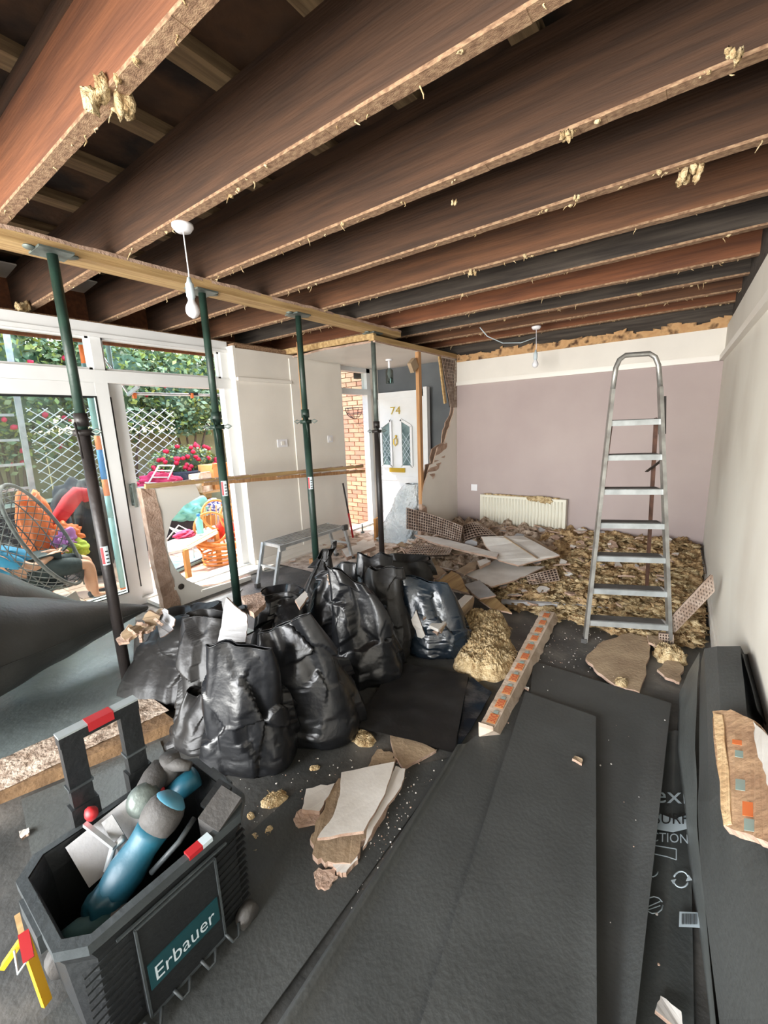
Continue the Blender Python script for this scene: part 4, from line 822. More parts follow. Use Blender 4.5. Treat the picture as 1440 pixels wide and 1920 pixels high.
for k in range(11):
    z=.06+k*.026
    for y0_,y1_ in((ty0+.03,ty0+.13),(ty1-.13,ty1-.03)): rbm.bar((tx1-.012-.02*(1-z/.38),y0_,z),(tx1-.012-.02*(1-z/.38),y1_,z+.012),.012,.006)
    rbm.bar((tx0+.05,ty1-.012-.02*(1-z/.38),z),(tx1-.06,ty1-.012-.02*(1-z/.38),z+.01),.012,.006)
obj('side_ribs',rbm,m_blk,tb,kind='stuff')
obj('front_panel',MB().bar((tx1-.02,ty0+.14,.19),(tx1-.02,ty1-.14,.19),.04,.3,m=0),m_blk,tb); 
fr_=MB(); 
for a,b in(((ty0+.14,.34),(ty1-.14,.34)),((ty0+.14,.05),(ty1-.14,.05)),((ty0+.14,.05),(ty0+.14,.34)),((ty1-.14,.05),(ty1-.14,.34)),((ty0+.1,.355),(ty1-.1,.355))): fr_.bar((tx1+.001,a[0],a[1]),(tx1+.001,b[0],b[1]),.006,.006)
obj('panel_moulding',fr_,m_blkL,tb)
bdg=obj('badge',MB().b2(tx1-.0,tx1+.004,ty0+.15,ty1-.15,.13,.21),m_tealD,tb,label='teal name badge')
text('brand_lettering','Erbauer',(tx1+.004,ty0+.165,.145),(0,.17,0),(0,0,.045),m_print,bdg,.001)
obj('latch',MB().b2(tx0+.13,tx0+.24,ty1,ty1+.015,.36,.41),m_blkL,tb); obj('latch',MB().b2(tx0+.1,tx0+.24,ty0-.015,ty0,.35,.4),m_blkL,tb)
obj('rim_accent',MB().b2(tx1-.02,tx1+.008,ty0+.29,ty0+.33,.405,.418),m_red,tb); obj('rim_accent',MB().b2(tx1-.02,tx1+.008,ty0+.33,ty0+.36,.405,.418),m_print,tb)
for yy in(ty0+.06,ty1-.06): obj('wheel',MB().tube([(tx1-.02,yy,.035),(tx1+.01,yy,.035)],.035,16),m_grpl,tb); obj('wheel',MB().tube([(tx0-.005,yy,.05),(tx0+.03,yy,.05)],.05,16),m_grpl,tb)
for k in range(4): 
    y=ty0+.12+k*.08; obj('hook_loop',MB().tube([(tx1+.002,y,.06),(tx1+.02,y+.01,.035),(tx1+.02,y+.03,.03),(tx1+.002,y+.045,.05)],.005,6),m_blkL,tb)
hz=ZV(-1.42,.27,1380); hx_=-1.42; yA,yB=.285,.495
htop=P(105,1368,0,hx_-.03).z
hA,hB=P(108,1372,0,hx_-.02),P(243,1308,0,hx_-.02); zt_=(hA.z+hB.z)/2; yA,yB=hA.y+.02,hB.y-.02
for y in(yA,yB): obj('handle_upright',MB().b2(hx_-.018,hx_+.015,y-.028,y+.028,.2,zt_-.01),m_blk,tb); obj('handle_socket',MB().b2(hx_-.02,hx_+.02,y-.036,y+.036,.3,.47),m_blk,tb); obj('handle_collar',MB().b2(hx_-.022,hx_+.019,y-.032,y+.032,.47+.06,.47+.067),m_blkL,tb)
obj('handle_grip',MB().b2(hx_-.02,hx_+.016,yA-.03,yB+.03,zt_-.035,zt_-.004),m_blk,tb); g=obj('grip_strip',MB().b2(hx_-.02,hx_+.016,yA-.03,yB+.03,zt_-.004,zt_+.002),m_strip,tb,label='pale grey strip'); ym=(yA+yB)/2
obj('red_accent',MB().b2(hx_-.021,hx_+.018,ym-.035,ym+.035,zt_-.025,zt_+.003),m_red,g)
# tools
def prof(a,b,rs,n=14,sq=1.0,mb=None,m=0):
    mb=mb or MB(); N=len(rs); return mb.tube([V(a).lerp(V(b),i/(N-1)) for i in range(N)],rs,n,m)
a,b=V((-1.20,.27,.30)),V((-1.18,.475,.485)); 
t1=thing('multi_tool',(a+b)/2,'large teal power tool with grey rubber end sticking up from the trolley','power tool')
def lp(k): return a.lerp(b,k)
obj('motor_body',prof(lp(0),lp(.72),[.035,.046,.05,.052,.048,.044,.046,.05]),m_teal,t1); obj('rubber_end',prof(lp(.70),lp(.98),[.05,.056,.057,.055,.045]),m_grpl,t1)
obj('end_cap',prof(lp(.93),lp(1.03),[.05,.046,.03]),m_lblue if 0 else M('teal_cap',(72,128,150),None,3,.5),t1); obj('grip_bulge',MB().blob(lp(.12)+V((.0,-.02,-.01)),(.05,.05,.045),3,.25,2),m_teal,t1)
obj('lever',MB().tube([lp(.15)+V((-.05,.0,.02)),lp(.3)+V((-.075,0,.03)),lp(.42)+V((-.06,0,.03))],.01,8),m_aluw,t1); obj('cable',MB().tube([lp(.4)+V((.05,.02,-.03)),lp(.7)+V((.075,.03,-.03)),lp(.95)+V((.05,.04,-.06))],.008,8),m_blkL,t1)
c=V((-1.31,.40,.40)); t2=thing('circular_saw',c,'compact saw with pale alloy base plate behind the large teal tool','power tool')
R=rotm(.5,.9,.2)
obj('base_plate',MB().box(c+V((.0,-.05,-.02)),(.13,.2,.006),R).box(c+V((.02,-.05,.005)),(.1,.03,.01),R),m_pg,t2); obj('blade_guard',MB().tube([c+R@V((-.02,.05,.0)),c+R@V((-.02,.05,.02)),c+R@V((-.02,.05,.035))],[.045,.048,.03],20),m_galv,t2); obj('motor',prof(c+V((0,.04,.03)),c+V((-.05,.13,.07)),[.035,.04,.04,.03]),m_grpl,t2); obj('red_knob',MB().blob(c+V((-.05,-.08,.06)),(.022,.018,.022),2,.2),m_red,t2); obj('guide_fence',MB().bar(c+V((-.05,-.1,.04)),c+V((.06,-.07,.0)),.012,.012),m_aluw,t2)
c=V((-1.33,.53,.45)); t3=thing('cordless_drill',c,'dark rubber handled tool beside the trolley handle','power tool')
obj('handle',prof(c+V((.0,.0,-.08)),c+V((-.01,.02,.05)),[.025,.03,.028,.034,.036,.03]),m_grpl,t3); obj('chuck',prof(c+V((0,.01,.03)),c+V((.06,.05,.02)),[.024,.02,.014]),m_grpl,t3); obj('body',prof(c+V((.03,-.02,-.06)),c+V((.07,.06,-.02)),[.03,.036,.034]),m_teal,t3); obj('trigger',MB().blob(c+V((.03,-.04,-.02)),.014,2,.1),m_red,t3)
c=V((-1.10,.57,.38)); t4=thing('battery_pack',c,'dark battery pack at the right end of the trolley','battery'); obj('pack',MB().box(c,(.075,.1,.14),rotm(.3,.35,.3)),m_grpl,t4); obj('contact_rail',MB().box(c+V((-.01,.0,.07)),(.05,.08,.02),rotm(.3,.35,.3)),m_blk,t4)
c=V((-1.17,.22,.27)); t5=thing('orbital_sander',c,'smaller teal tool down in the near end of the trolley','power tool'); obj('body',prof(c+V((-.05,-.05,0)),c+V((.03,.05,.0)),[.03,.045,.05,.05,.046]),M('teal_dusty',(70,112,118),(50,88,94),6,.6),t5); obj('grey_band',prof(c+V((.025,.045,0)),c+V((.045,.075,.0)),[.048,.045]),m_pg,t5); obj('base',MB().tube([c+V((0,0,-.08)),c+V((0,0,-.05))],.05,16),m_blk,t5)
# yellow level / saw and red clamp
ys_=thing('yellow_handsaw',P(70,1850,2,.1),'yellow tool with a red clip standing at the left end of the trolley','hand tool')
a,b=P(45,1755,2,.25),P(88,1880,2,.02); obj('yellow_stem',MB().bar(a,b,.022,.012),m_yel,ys_); obj('yellow_arm',MB().bar(P(42,1760,2,.26),P(6,1812,2,.2),.02,.012),m_yel,ys_)
obj('red_clip',MB().bar(P(44,1748,2,.3),P(54,1800,2,.26),.022,.02),m_red,ys_); obj('wire_bail',MB().tube([P(27,1782,2,.25),P(34,1826,2,.23),P(62,1785,2,.27)],.003,5),m_aluw,ys_); obj('upper_stem',MB().bar(P(32,1715,2,.3),P(44,1765,2,.27),.012,.008),m_pine,ys_)
# ================================================================ OUTSIDE
gz=-.15
pt=thing('patio',(-7,3,gz),'pale paved patio beyond the doors','patio',kind='structure'); obj('bedding',MB().b2(-14,-4.2,-6,9,gz-.1,gz-.012),m_mortar,pt)
first=None
for i in range(9):
    for j in range(14):
        x=-4.5-i*.46; y=-1.0+j*.46
        if first is None: first=obj('paving_slab',MB().b2(x-.225,x+.225,y-.225,y+.225,gz-.02,gz),m_tile,pt); X_,Y_=x,y
        else: inst(first,pt,(x-X_,y-Y_,random.uniform(-.002,.002)))
# brick wall by front door
bw=thing('porch_brick_wall',(-5.2,5.75,gz),'sunlit orange brick wall seen through the front doorway','brick wall',kind='structure')
obj('mortar_core',MB().b2(-6.6,-4.3,5.72,5.9,gz,2.9),m_mortar,bw)
pb=[obj('brick',MB().b2(-6.6,-6.39,5.70,5.8,gz,gz+.065),m,bw) for m in m_brick]
for r_ in range(40):
    for c_ in range(10):
        x=(c_*.225)+(.11 if r_%2 else 0)
        if r_*.076>3 : continue
        if c_>0 and (c_*.225-6.6)>-4.45: continue
        if r_==0 and c_==0: continue
        if len(bw.children)>298: continue
        if c_<3: continue
        inst(random.choice(pb),bw,(x,random.uniform(-.003,.003),r_*.076))
hb=thing('hanging_basket',(-4.9,5.6,1.85),'empty wire half basket on the brick wall','basket'); c=P(665,765,1,5.66)
mb=MB(); R0=.16
for k in range(7):
    a=math.pi*k/6; mb.tube([c+V((R0*math.cos(a)*math.cos(e),-R0*math.sin(a)*math.cos(e),-R0*1.1*math.sin(e))) for e in[i*math.pi/2/6 for i in range(7)]],.004,5)
for e in(0,.5,.95): mb.tube([c+V((R0*math.cos(math.pi*k/12)*math.cos(e),-R0*math.sin(math.pi*k/12)*math.cos(e),-R0*1.1*math.sin(e))) for k in range(13)],.005,5)
obj('wire_frame',mb,m_blk,hb); obj('back_rail',MB().bar(c+V((-R0,0,0)),c+V((R0,0,0)),.008,.008),m_blk,hb)
# garden boundary
gw=thing('garden_wall',(-9.2,4,gz),'old garden wall behind the climbers','wall',kind='structure'); 
for i in range(13): 
    obj('fence_panel',MB().b2(-9.3,-9.2,-4+i*1.1,-2.93+i*1.1,gz,1.6),m_fence,gw)
redw=thing('neighbour_brick_wall',(-8.6,6.9,gz),'red brick wall at the right end of the garden','brick wall',kind='structure'); obj('wall_core',MB().b2(-9.2,-6.9,7.3,7.5,gz,2.9),m_brick[1],redw)
q0=obj('brick',MB().b2(-9.18,-8.97,7.28,7.4,gz,gz+.065),m_brick[1],redw)
for r_ in range(28):
    for c_ in range(10):
        if r_+c_==0: continue
        inst(q0,redw,(c_*.225+(.1 if r_%2 else 0),random.uniform(-.003,.003),r_*.076+.2))
def leaves(n,c,s,sz,seed,mats=3,shell=.35):
    rnd=random.Random(seed); mb=MB()
    for i in range(n):
        d_=V((rnd.gauss(0,1),rnd.gauss(0,1),rnd.gauss(0,1))).normalized(); r=(1-shell*rnd.random())*(1+.25*noise.noise(d_*2.2+V((seed,0,0))))
        p=V((c[0]+d_.x*s[0]*r,c[1]+d_.y*s[1]*r,c[2]+d_.z*s[2]*r)); l=sz*rnd.uniform(.6,1.3); a=V((rnd.gauss(0,1),rnd.gauss(0,1),rnd.gauss(-.3,.6))).normalized(); b=a.cross(V((rnd.gauss(0,1),rnd.gauss(0,1),rnd.gauss(0,1)))).normalized()
        mb.add([p,p+a*l*.5+b*l*.32,p+a*l,p+a*l*.5-b*l*.32],[(0,1,2,3)],rnd.choice(range(mats)))
    return mb
def shrub(name,c,s,n,sz,label,seed,mats=(m_leafa,m_leafb,m_leafy),flw=0,cat='shrub',group=None):
    t=thing(name,(c[0],c[1],gz),label,cat,group=group); obj('foliage',leaves(n,c,s,sz,seed,len(mats)),list(mats),t,kind='stuff')
    mb=MB()
    for k in range(5): mb.tube([(c[0]+.1*k-.2,c[1],gz),(c[0]+.05*k-.1,c[1]+.1*k-.2,(c[2]+gz)/2),(c[0]+s[0]*.4*(k-2)/2,c[1]+s[1]*.5*(k-2)/2,c[2])],[.03,.025,.01],5)
    obj('stems',mb,m_stem,t)
    obj('inner_mass',MB().blob(c,(s[0]*.72,s[1]*.72,s[2]*.72),3,.3,2,seed=seed),m_leafb,t)
    if flw:
        rnd=random.Random(seed); mb=MB()
        for i in range(flw):
            d_=V((abs(rnd.gauss(0,1)),rnd.gauss(0,1),rnd.gauss(0,.8))).normalized(); mb.blob((c[0]+d_.x*s[0]*1.02,c[1]+d_.y*s[1]*1.02,c[2]+d_.z*s[2]*1.02),.045,1,.5,3,seed=i)
        obj('flowers',mb,m_flow,t,kind='stuff')
for i,(y,z,sy,sz_,l) in enumerate(((-.2,2.2,1.3,1.3,'yellow-green climber at the far left of the garden'),(1.9,2.4,1.2,1.2,'flowering climber seen above the egg chair'),(3.6,2.5,1.1,1.0,'climber above the trellis'),(4.9,2.4,1.2,.95,'dense dark climber seen through the open patio door'),(6.3,2.5,1.0,.9,'climber beside the red brick wall'))):
    shrub('climbing_shrub',(-8.7,y,z),(.6,sy,sz_),5200,.11,l,i+1,flw=25 if i<2 else 6,mats=(m_leafa,m_leafb,m_leafy) if i<2 else (m_leafa,m_leafb,m_leafa,m_leafb,m_leafy))
shrub('rose_bush',(-7.7,4.25,.95),(.4,.65,.4),2600,.07,'red flowering bush in the patio behind the clothes airer',21,flw=60)
shrub('rose_bush',(-7.6,3.0,.6),(.4,.5,.3),1200,.07,'low green bush left of the clothes airer',22,flw=8)
shrub('pot_plant',(-6.4,1.95,.35),(.3,.3,.3),700,.08,'leafy plant behind the red sleeve',23)
# trellis
tr=thing('trellis',(-8.0,2.8,1.2),'white diamond trellis behind the patio glass','trellis')
mb=MB(); ty0_,ty1_,tz0,tz1=2.1,4.3,.75,2.0
def clip(y0,z0,dy,dz):
    t0,t1=0,9
    for o,d_,lo,hi in((y0,dy,ty0_,ty1_),(z0,dz,tz0,tz1)):
        a=(lo-o)/d_; b=(hi-o)/d_; a,b=min(a,b),max(a,b); t0=max(t0,a);t1=min(t1,b)
    return (t0,t1) if t1>t0+.05 else None
k=-2.0; n_=0
while k<3.2:
    for s in(1,-1):
        y_=ty0_+k; z_=tz0 if s>0 else tz1
        c_=clip(y_,z_,1,s*.75)
        if c_: 
            o=MB().bar((-8.0+s*.006,y_+c_[0],z_+c_[0]*s*.75),(-8.0+s*.006,y_+c_[1],z_+c_[1]*s*.75),.01,.02,(1,0,0)); obj('trellis_lath',o,m_gloss,tr)
    k+=.2
# outside ladder
ol=thing('aluminium_ladder',(-6.6,1.6,gz),'aluminium ladder standing behind the patio glass','ladder'); 
p0,p1=P(28,600,0,-6.6),P(52,905,0,-6.6)
L0=V((-6.6,p1.y,gz)); L1=V((-6.6,p0.y-.1,3.0)); obj('stile',MB().bar(L0,L1,.03,.06,(0,1,0)),m_aluw,ol); obj('stile',MB().bar(L0+V((0,-.4,0)),L1+V((0,-.4,0)),.03,.06,(0,1,0)),m_aluw,ol)
r0=obj('rung',MB().bar(L0+V((0,-.4,.25)),L0+V((0,0,.25)),.03,.03),m_aluw,ol)
for k in range(1,10): inst(r0,ol,(0,0,.29*k))
# striped pole + plank outside
pp=thing('striped_pole',(-4.9,1.82,gz),'pale blue pole with orange and blue bands outside the patio glass','pole'); z_=gz
for z1_,m in((-.05,m_orange),(.72,m_lblue),(.95,m_lblue),(1.12,m_orange),(1.42,m_blue),(1.56,m_orange),(2.25,m_lblue),(2.42,m_orange),(2.9,m_lblue)):
    obj('pole_band',MB().tube([(-4.9,1.82,z_),(-4.9,1.82,z1_)],.03,12),m,pp); z_=z1_
p2=thing('pale_pole',(-4.75,1.95,gz),'slim pale green pole just behind the banded pole','pole'); obj('tube',MB().tube([(-4.75,1.99,gz),(-4.75,1.99,2.9)],.022,10),m_lblue,p2); obj('base_plate',MB().tube([(-4.75,1.99,gz),(-4.75,1.99,gz+.01)],.07,10),m_lblue,p2)
pk=thing('scaffold_plank',(-4.5,1,2.1),'orange timber plank running across outside above the patio doors','plank'); obj('plank',MB().b2(-4.6,-4.4,-1.5,3.3,2.1,2.15),M('scaffold_timber',(226,168,100),(200,140,80),3,.8,.2,20,st=(9,.5,9)),pk); obj('blue_tape',MB().b2(-4.602,-4.398,2.3,2.45,2.098,2.152),m_lblue,pk); obj('red_tape',MB().b2(-4.602,-4.398,1.95,2.1,2.098,2.152),m_red,pk)
for y in(-1.4,3.25): obj('support_pole',MB().tube([(-4.5,y,gz),(-4.5,y,2.1)],.024,10),m_galv,pk)
aw=thing('awning',(-4.45,2.3,1.93),'pale metal awning arm with orange joints above the open doorway','awning'); obj('canopy',MB().slab([(-4.32,-1.2,2.86),(-4.32,2.0,2.86),(-5.35,2.0,2.78),(-5.35,-1.2,2.78)],.01),m_gloss,aw); obj('canopy_strut',MB().tube([P(240,738,0,-4.45),(-5.3,1.95,2.78)],.012,6),m_aluw,aw); obj('arm',MB().tube([P(240,738,0,-4.45),P(440,742,0,-4.45)],.014,8),m_aluw,aw); obj('joint',MB().box(P(363,739,0,-4.44),(.03,.09,.03)),m_blk,aw); obj('joint_cap',MB().box(P(360,742,0,-4.42),(.03,.02,.05)),m_orange,aw); obj('bracket',MB().box(P(252,742,0,-4.44),(.03,.03,.05)),m_orange,aw)  # unseen canopy, implied by the arms, added to shade the arched piece
for y in (P(240,738,0,-4.45).y,P(440,742,0,-4.45).y): obj('wall_bracket',MB().bar((-4.45,y,1.93),(-4.22,y,1.99),.02,.03),m_aluw,aw)
# hanging egg chair
ec=thing('egg_chair',(-4.95,.8,gz),'hanging grey wicker egg chair outside the patio glass','garden chair')
C0=P(82,1004,0,-5.0); nh=V((.66,.75,0)).normalized(); ax1=(nh*.40+V((0,0,-.91))).normalized(); ax2=V((-nh.y,nh.x,0)); nn=-(ax1.cross(ax2)).normalized()
if nn.dot(nh)>0: nn=-nn
A_,B_,C__=.55,.33,.5
rim=[C0+ax1*A_*math.cos(t)+ax2*B_*math.sin(t) for t in[2*math.pi*i/40 for i in range(40)]]
obj('rim',MB().tube(rim,.017,8,closed=True),m_wick,ec)
def sh(a,b): return C0+ax1*A_*math.cos(a)*math.cos(b)+ax2*B_*math.sin(a)*math.cos(b)+nn*C__*math.sin(b)
mb=MB()
for k in range(34):
    for s in(1,-1):
        mb.tube([sh(2*math.pi*k/34+s*b*.9,b) for b in[i*1.5/10 for i in range(11)]],.0045,4)
for b in(.3,.6,.9,1.2): mb.tube([sh(2*math.pi*i/30,b) for i in range(30)],.006,4,closed=True)
obj('woven_shell',mb,m_wick,ec)
tc=sh(math.pi,.35); obj('hanging_chain',MB().tube([tc,V((tc.x,tc.y-.05,1.6)),V((-4.98,.75,1.95))],.01,6),m_galv,ec)
obj('stand',MB().tube([(-5.3,.1,gz),(-5.3,.0,.8),(-5.2,.1,1.6),(-5.05,.45,1.98),(-4.98,.75,1.95)],.025,8).tube([(-5.7,.4,gz+.02),(-5.3,.05,gz+.02),(-4.8,.3,gz+.02)],.025,8),m_wick,ec)
obj('seat_cushion',MB().blob(C0+V((-.08,-.12,-.5)),(.24,.26,.06),3,.1,2),m_navy,ec)
# person
def skin(name,verts,edges,rad,mat,parent,root=0,sub=2):
    me=D.meshes.new(name); o0=ORG[parent.name]; me.from_pydata([tuple(V(v)-o0) for v in verts],edges,[]); o=D.objects.new(name,me); COL.objects.link(o); o.parent=parent; ORG[o.name]=o0
    m=o.modifiers.new('s','SKIN'); m.use_smooth_shade=True
    sv=me.skin_vertices[0].data
    for i,r in enumerate(rad): sv[i].radius=(r,r)
    sv[root].use_root=True
    o.modifiers.new('d','SUBSURF').levels=sub; o.modifiers['d'].render_levels=sub; me.materials.append(mat)
    bpy.context.view_layer.update(); dg=bpy.context.evaluated_depsgraph_get(); m2=D.meshes.new_from_object(o.evaluated_get(dg)); o.modifiers.clear(); o.data=m2
    if not m2.materials: m2.materials.append(mat)
    for p in m2.polygons: p.use_smooth=True
    return o
pe=thing('person',(-4.95,.8,gz),'seated person in a blue top and dark shorts reclining in the egg chair','person')
px_=-5.08; hip=V((px_,1.17,.33)); ch_=V((px_,.88,.50)); nk=V((px_,.69,.66)); hd=V((px_,.60,.80))
vs=[hip,hip.lerp(ch_,.5),ch_,nk,hd-V((0,-.02,.07)),hd,hd+V((0,-.02,.07))]; ed=[(0,1),(1,2),(2,3),(3,4),(4,5),(5,6)]; rd_=[.125,.125,.13,.055,.07,.085,.06]
LG=[]
for s,kx,fy in((1,.13,0),(-1,-.1,.03)):
    i=len(vs); h_=hip+V((s*.09,.02,-.01)); kn=V((px_+kx,1.56+fy*2,.28)); an=V((px_+kx+.01,1.57+fy,gz+.09)); tn=V((px_+kx+.01,1.72+fy,gz+.05))
    vs+=[h_,h_.lerp(kn,.5),kn,kn.lerp(an,.35),an,tn]; ed+=[(0,i),(i,i+1),(i+1,i+2),(i+2,i+3),(i+3,i+4),(i+4,i+5)]; rd_+=[.09,.078,.058,.056,.036,.03]; LG.append((h_,kn,an,tn))
AR=[]
for s in(1,-1):
    i=len(vs); sh_=ch_+V((s*.17,0,.04)); el=V((px_+s*.2,1.1,.38)); wr_=V((px_+s*.06,1.31,.44))
    vs+=[sh_,el,wr_]; ed+=[(2,i),(i,i+1),(i+1,i+2)]; rd_+=[.055,.046,.032]; AR.append((sh_,el,wr_))
    j=i+2; pm=wr_+V((-s*.01,.06,.0)); vs.append(pm); ed.append((j,len(vs)-1)); rd_.append(.026)
body=skin('body',vs,ed,rd_,m_skin,pe)
for (s_,e_,w_),s in zip(AR,(1,-1)):
    pm=w_+V((-s*.01,.06,0))
    for k in range(4):
        b_=pm+V((s*(-.025+.016*k),.02,.004)); L=(.07,.078,.074,.06)[k]; skin('finger',[pm,b_,b_+V((-s*.012,L*.45,.006)),b_+V((-s*.03,L*.75,-.02))],[(0,1),(1,2),(2,3)],[.012,.0095,.009,.007],m_skin,pe,0,1)
    skin('thumb',[pm,pm+V((-s*.03,-.0,.02)),pm+V((-s*.045,.035,.03))],[(0,1),(1,2)],[.012,.011,.008],m_skin,pe,0,1)
skin('shirt',[hip+V((0,.0,.03)),hip.lerp(ch_,.5),ch_,ch_.lerp(nk,.6)]+[AR[0][0],AR[0][0].lerp(AR[0][1],.75),AR[1][0],AR[1][0].lerp(AR[1][1],.75)],[(0,1),(1,2),(2,3),(2,4),(4,5),(2,6),(6,7)],[.15,.148,.15,.08,.075,.06,.075,.06],m_shirt,pe,0)
v_=[hip];e_=[];r_=[.15]
for h_,kn,an,tn in LG: i=len(v_); v_+=[h_,h_.lerp(kn,.5),h_.lerp(kn,.93)]; e_+=[(0,i),(i,i+1),(i+1,i+2)]; r_+=[.105,.095,.085]
skin('shorts',v_,e_,r_,m_short,pe,0)
for h_,kn,an,tn in LG: skin('shoe',[an+V((0,-.03,-.06)),an.lerp(tn,.5)+V((0,0,-.02)),tn+V((0,.02,-.005))],[(0,1),(1,2)],[.045,.045,.035],m_navy,pe,0,1)
obj('hair',MB().blob(hd+V((0,-.03,.05)),(.095,.1,.1),3,.1,3),m_hair,pe)
fc=MB()
for s in(-1,1): fc.blob(hd+V((s*.032,.085,.005)),.011,2,0,m=0); fc.blob(hd+V((s*.088,-.0,-.005)),(.012,.022,.032),2,.1,m=1)
fc.blob(hd+V((0,.098,-.02)),(.014,.022,.024),2,0,m=1); fc.blob(hd+V((0,.086,-.055)),(.026,.012,.008),2,0,m=2)
obj('face',fc,[m_navy,m_skin,m_pink],pe)
ph=thing('smartphone',AR[0][2],'dark phone held in the seated person\'s hands','phone'); pc=(AR[0][2]+AR[1][2])/2+V((0,.1,.03)); obj('phone_body',MB().box(pc,(.15,.07,.008),rotm(.7)),m_blk,ph); obj('screen',MB().box(pc+V((0,-.003,.005)),(.14,.06,.002),rotm(.7)),m_navy,ph)
# clothes/bags behind the chair
def cloth(name,c,r,label,mat,seed,cat,amp=.6,parts=None):
    t=thing(name,(c[0],c[1],gz),label,cat); obj('fabric',MB().blob(c,r,4,amp,2.2,seed=seed),mat,t); obj('fold',MB().blob((c[0]+r[0]*.2,c[1]+r[1]*.2,c[2]-r[2]*.3),(r[0]*.9,r[1]*.8,r[2]*.6),3,amp*1.3,3,seed=seed+4),mat,t); return t
def PX(px,py,x): return P(px,py,0,x)
a=PX(75,1010,-5.6); cloth('orange_towel',(-5.6,a.y,a.z),(.1,.14,.5),'orange towel hanging behind the egg chair netting',m_orange,3,'towel')
a=PX(112,1000,-5.6); cloth('orange_bag',(-5.5,a.y+.02,a.z),(.12,.14,.12),'bright orange bundle below the red sleeve',m_orange,4,'bundle')
a=PX(122,1012,-5.4); cloth('purple_bag',(-5.4,a.y,a.z),(.08,.1,.11),'purple bundle beside the orange bundle',m_purple,5,'bundle')
a=PX(140,1028,-5.4); cloth('lime_bag',(-5.35,a.y,a.z),(.08,.1,.1),'lime green bundle below the purple one',m_lime,6,'bundle')
a=PX(150,1020,-6.0); cloth('black_bag',(-6.0,a.y+.05,.45),(.3,.3,.6),'tall dark padded bag standing behind the nearest prop',m_navy,7,'bag',.25)
a=PX(175,1000,-5.9); cloth('grey_bag',(-5.9,a.y+.05,.55),(.2,.2,.5),'grey bag beside the tall dark bag',m_grpl,8,'bag',.25)
rs_=thing('red_parasol_cover',PX(130,960,-5.7),'long red sleeve bent over at the top beside the egg chair','cover'); p_=[PX(98,990,-5.7),PX(115,965,-5.7),PX(132,940,-5.7),PX(146,925,-5.7),PX(158,926,-5.7),PX(166,938,-5.7)]
obj('sleeve',MB().tube(p_,[.06,.08,.09,.085,.08,.05],12),M('red_cloth',(214,58,66),(196,44,54),5,.8,.3,20),rs_); obj('support_pole',MB().tube([V((-5.72,p_[2].y,gz)),p_[2]],.02,8),m_galv,rs_)
sb=thing('storage_bench',(-6.6,2.0,gz),'long grey planter box behind the egg chair','planter'); obj('box',MB().b2(-6.9,-6.5,.8,3.6,gz,.72),m_navy,sb); obj('lid_edge',MB().b2(-6.92,-6.48,.78,3.62,.72,.77),m_galv,sb)
# airer with pink cloth, table, rattan, boxes
ca=thing('clothes_airer',PX(300,900,-6.9),'white wire clothes airer with bright pink washing','airer'); 
for (x0_,y0_),(x1_,y1_) in(((275,912),(298,873)),((310,908),(327,873)),((298,873),(327,873)),((292,882),(322,883)),((284,895),(317,895)),((272,905),(312,907))): obj('rail',MB().tube([PX(x0_,y0_,-6.9),PX(x1_,y1_,-6.9)],.012,6),m_gloss,ca)
for x_ in(278,312): p=PX(x_,908,-6.9); obj('leg',MB().tube([p,V((-6.9,p.y,gz))],.012,6),m_gloss,ca)
a=PX(300,900,-6.95); cloth('pink_washing',(-6.97,a.y,a.z-.03),(.08,.3,.14),'bright pink washing spread on the airer',m_pink,9,'washing')
tbx=thing('patio_table',PX(370,1020,-5.4),'low white topped bench table with orange timber legs, cluttered','table'); 
c4=[P(308,1018,2,.3),P(352,1000,2,.3),P(402,985,2,.3),P(408,996,2,.3),P(348,1028,2,.3),P(312,1036,2,.3)]
obj('table_top',MB().slab(c4,.03),m_gloss,tbx); p=P(347,1030,2,.29); obj('leg',MB().bar(p,V((p.x,p.y,gz)),.05,.05,(1,0,0)),m_card,tbx); p=P(405,997,2,.29); obj('leg',MB().bar(p,V((p.x,p.y,gz)),.05,.05,(1,0,0)),m_card,tbx); obj('leg',MB().bar(c4[0],V((c4[0].x,c4[0].y,gz)),.05,.05,(1,0,0)),m_gloss,tbx); obj('side_rail',MB().bar(P(350,1028,2,.28),P(406,997,2,.28),.02,.05),m_card,tbx)
p=P(376,1000,2,.32); bt=thing('spray_bottle',p,'mint green bottle standing on the patio table','bottle'); obj('bottle_body',MB().tube([p,p+V((0,0,.16)),p+V((0,0,.19)),p+V((0,0,.22))],[.04,.042,.02,.018],12),m_mint,bt); obj('cap',MB().tube([p+V((0,0,.22)),p+V((0,0,.25))],.02,10),m_blue,bt)
p=P(345,1003,2,.32); cloth('pink_gloves',(p.x,p.y,.33),(.1,.12,.04),'pink gloves lying on the patio table',m_pink,11,'gloves')
p=P(365,975,2,.3); cloth('mint_washing',(p.x-.4,p.y+.1,.4),(.2,.3,.16),'mint towels heaped behind the patio table',m_mint,12,'towels')
p=P(405,960,2,.3); cloth('striped_towel',(p.x-.2,p.y,.36),(.15,.25,.12),'blue and white towel heap behind the second prop',M('striped_towel',(70,80,140),(226,226,232),2,.8,st=(1,14,14),lo=.45,hi=.55),13,'towel')
p=P(384,952,2,.3); yt=thing('yellow_tub',p,'yellow rimmed tub behind the patio table','tub'); obj('tub_body',MB().tube([V((p.x,p.y,gz)),V((p.x,p.y,.4))],[.12,.18],16),m_card,yt); obj('rim',MB().tube([V((p.x,p.y,.4)),V((p.x,p.y,.44))],.19,16),m_yel,yt)
rc_=thing('rattan_chair',P(430,1060,2,gz),'orange cane chair frame of hooped rings just outside the open doorway','garden chair')
cc=P(428,1062,2,gz)+V((-.25,.05,0))
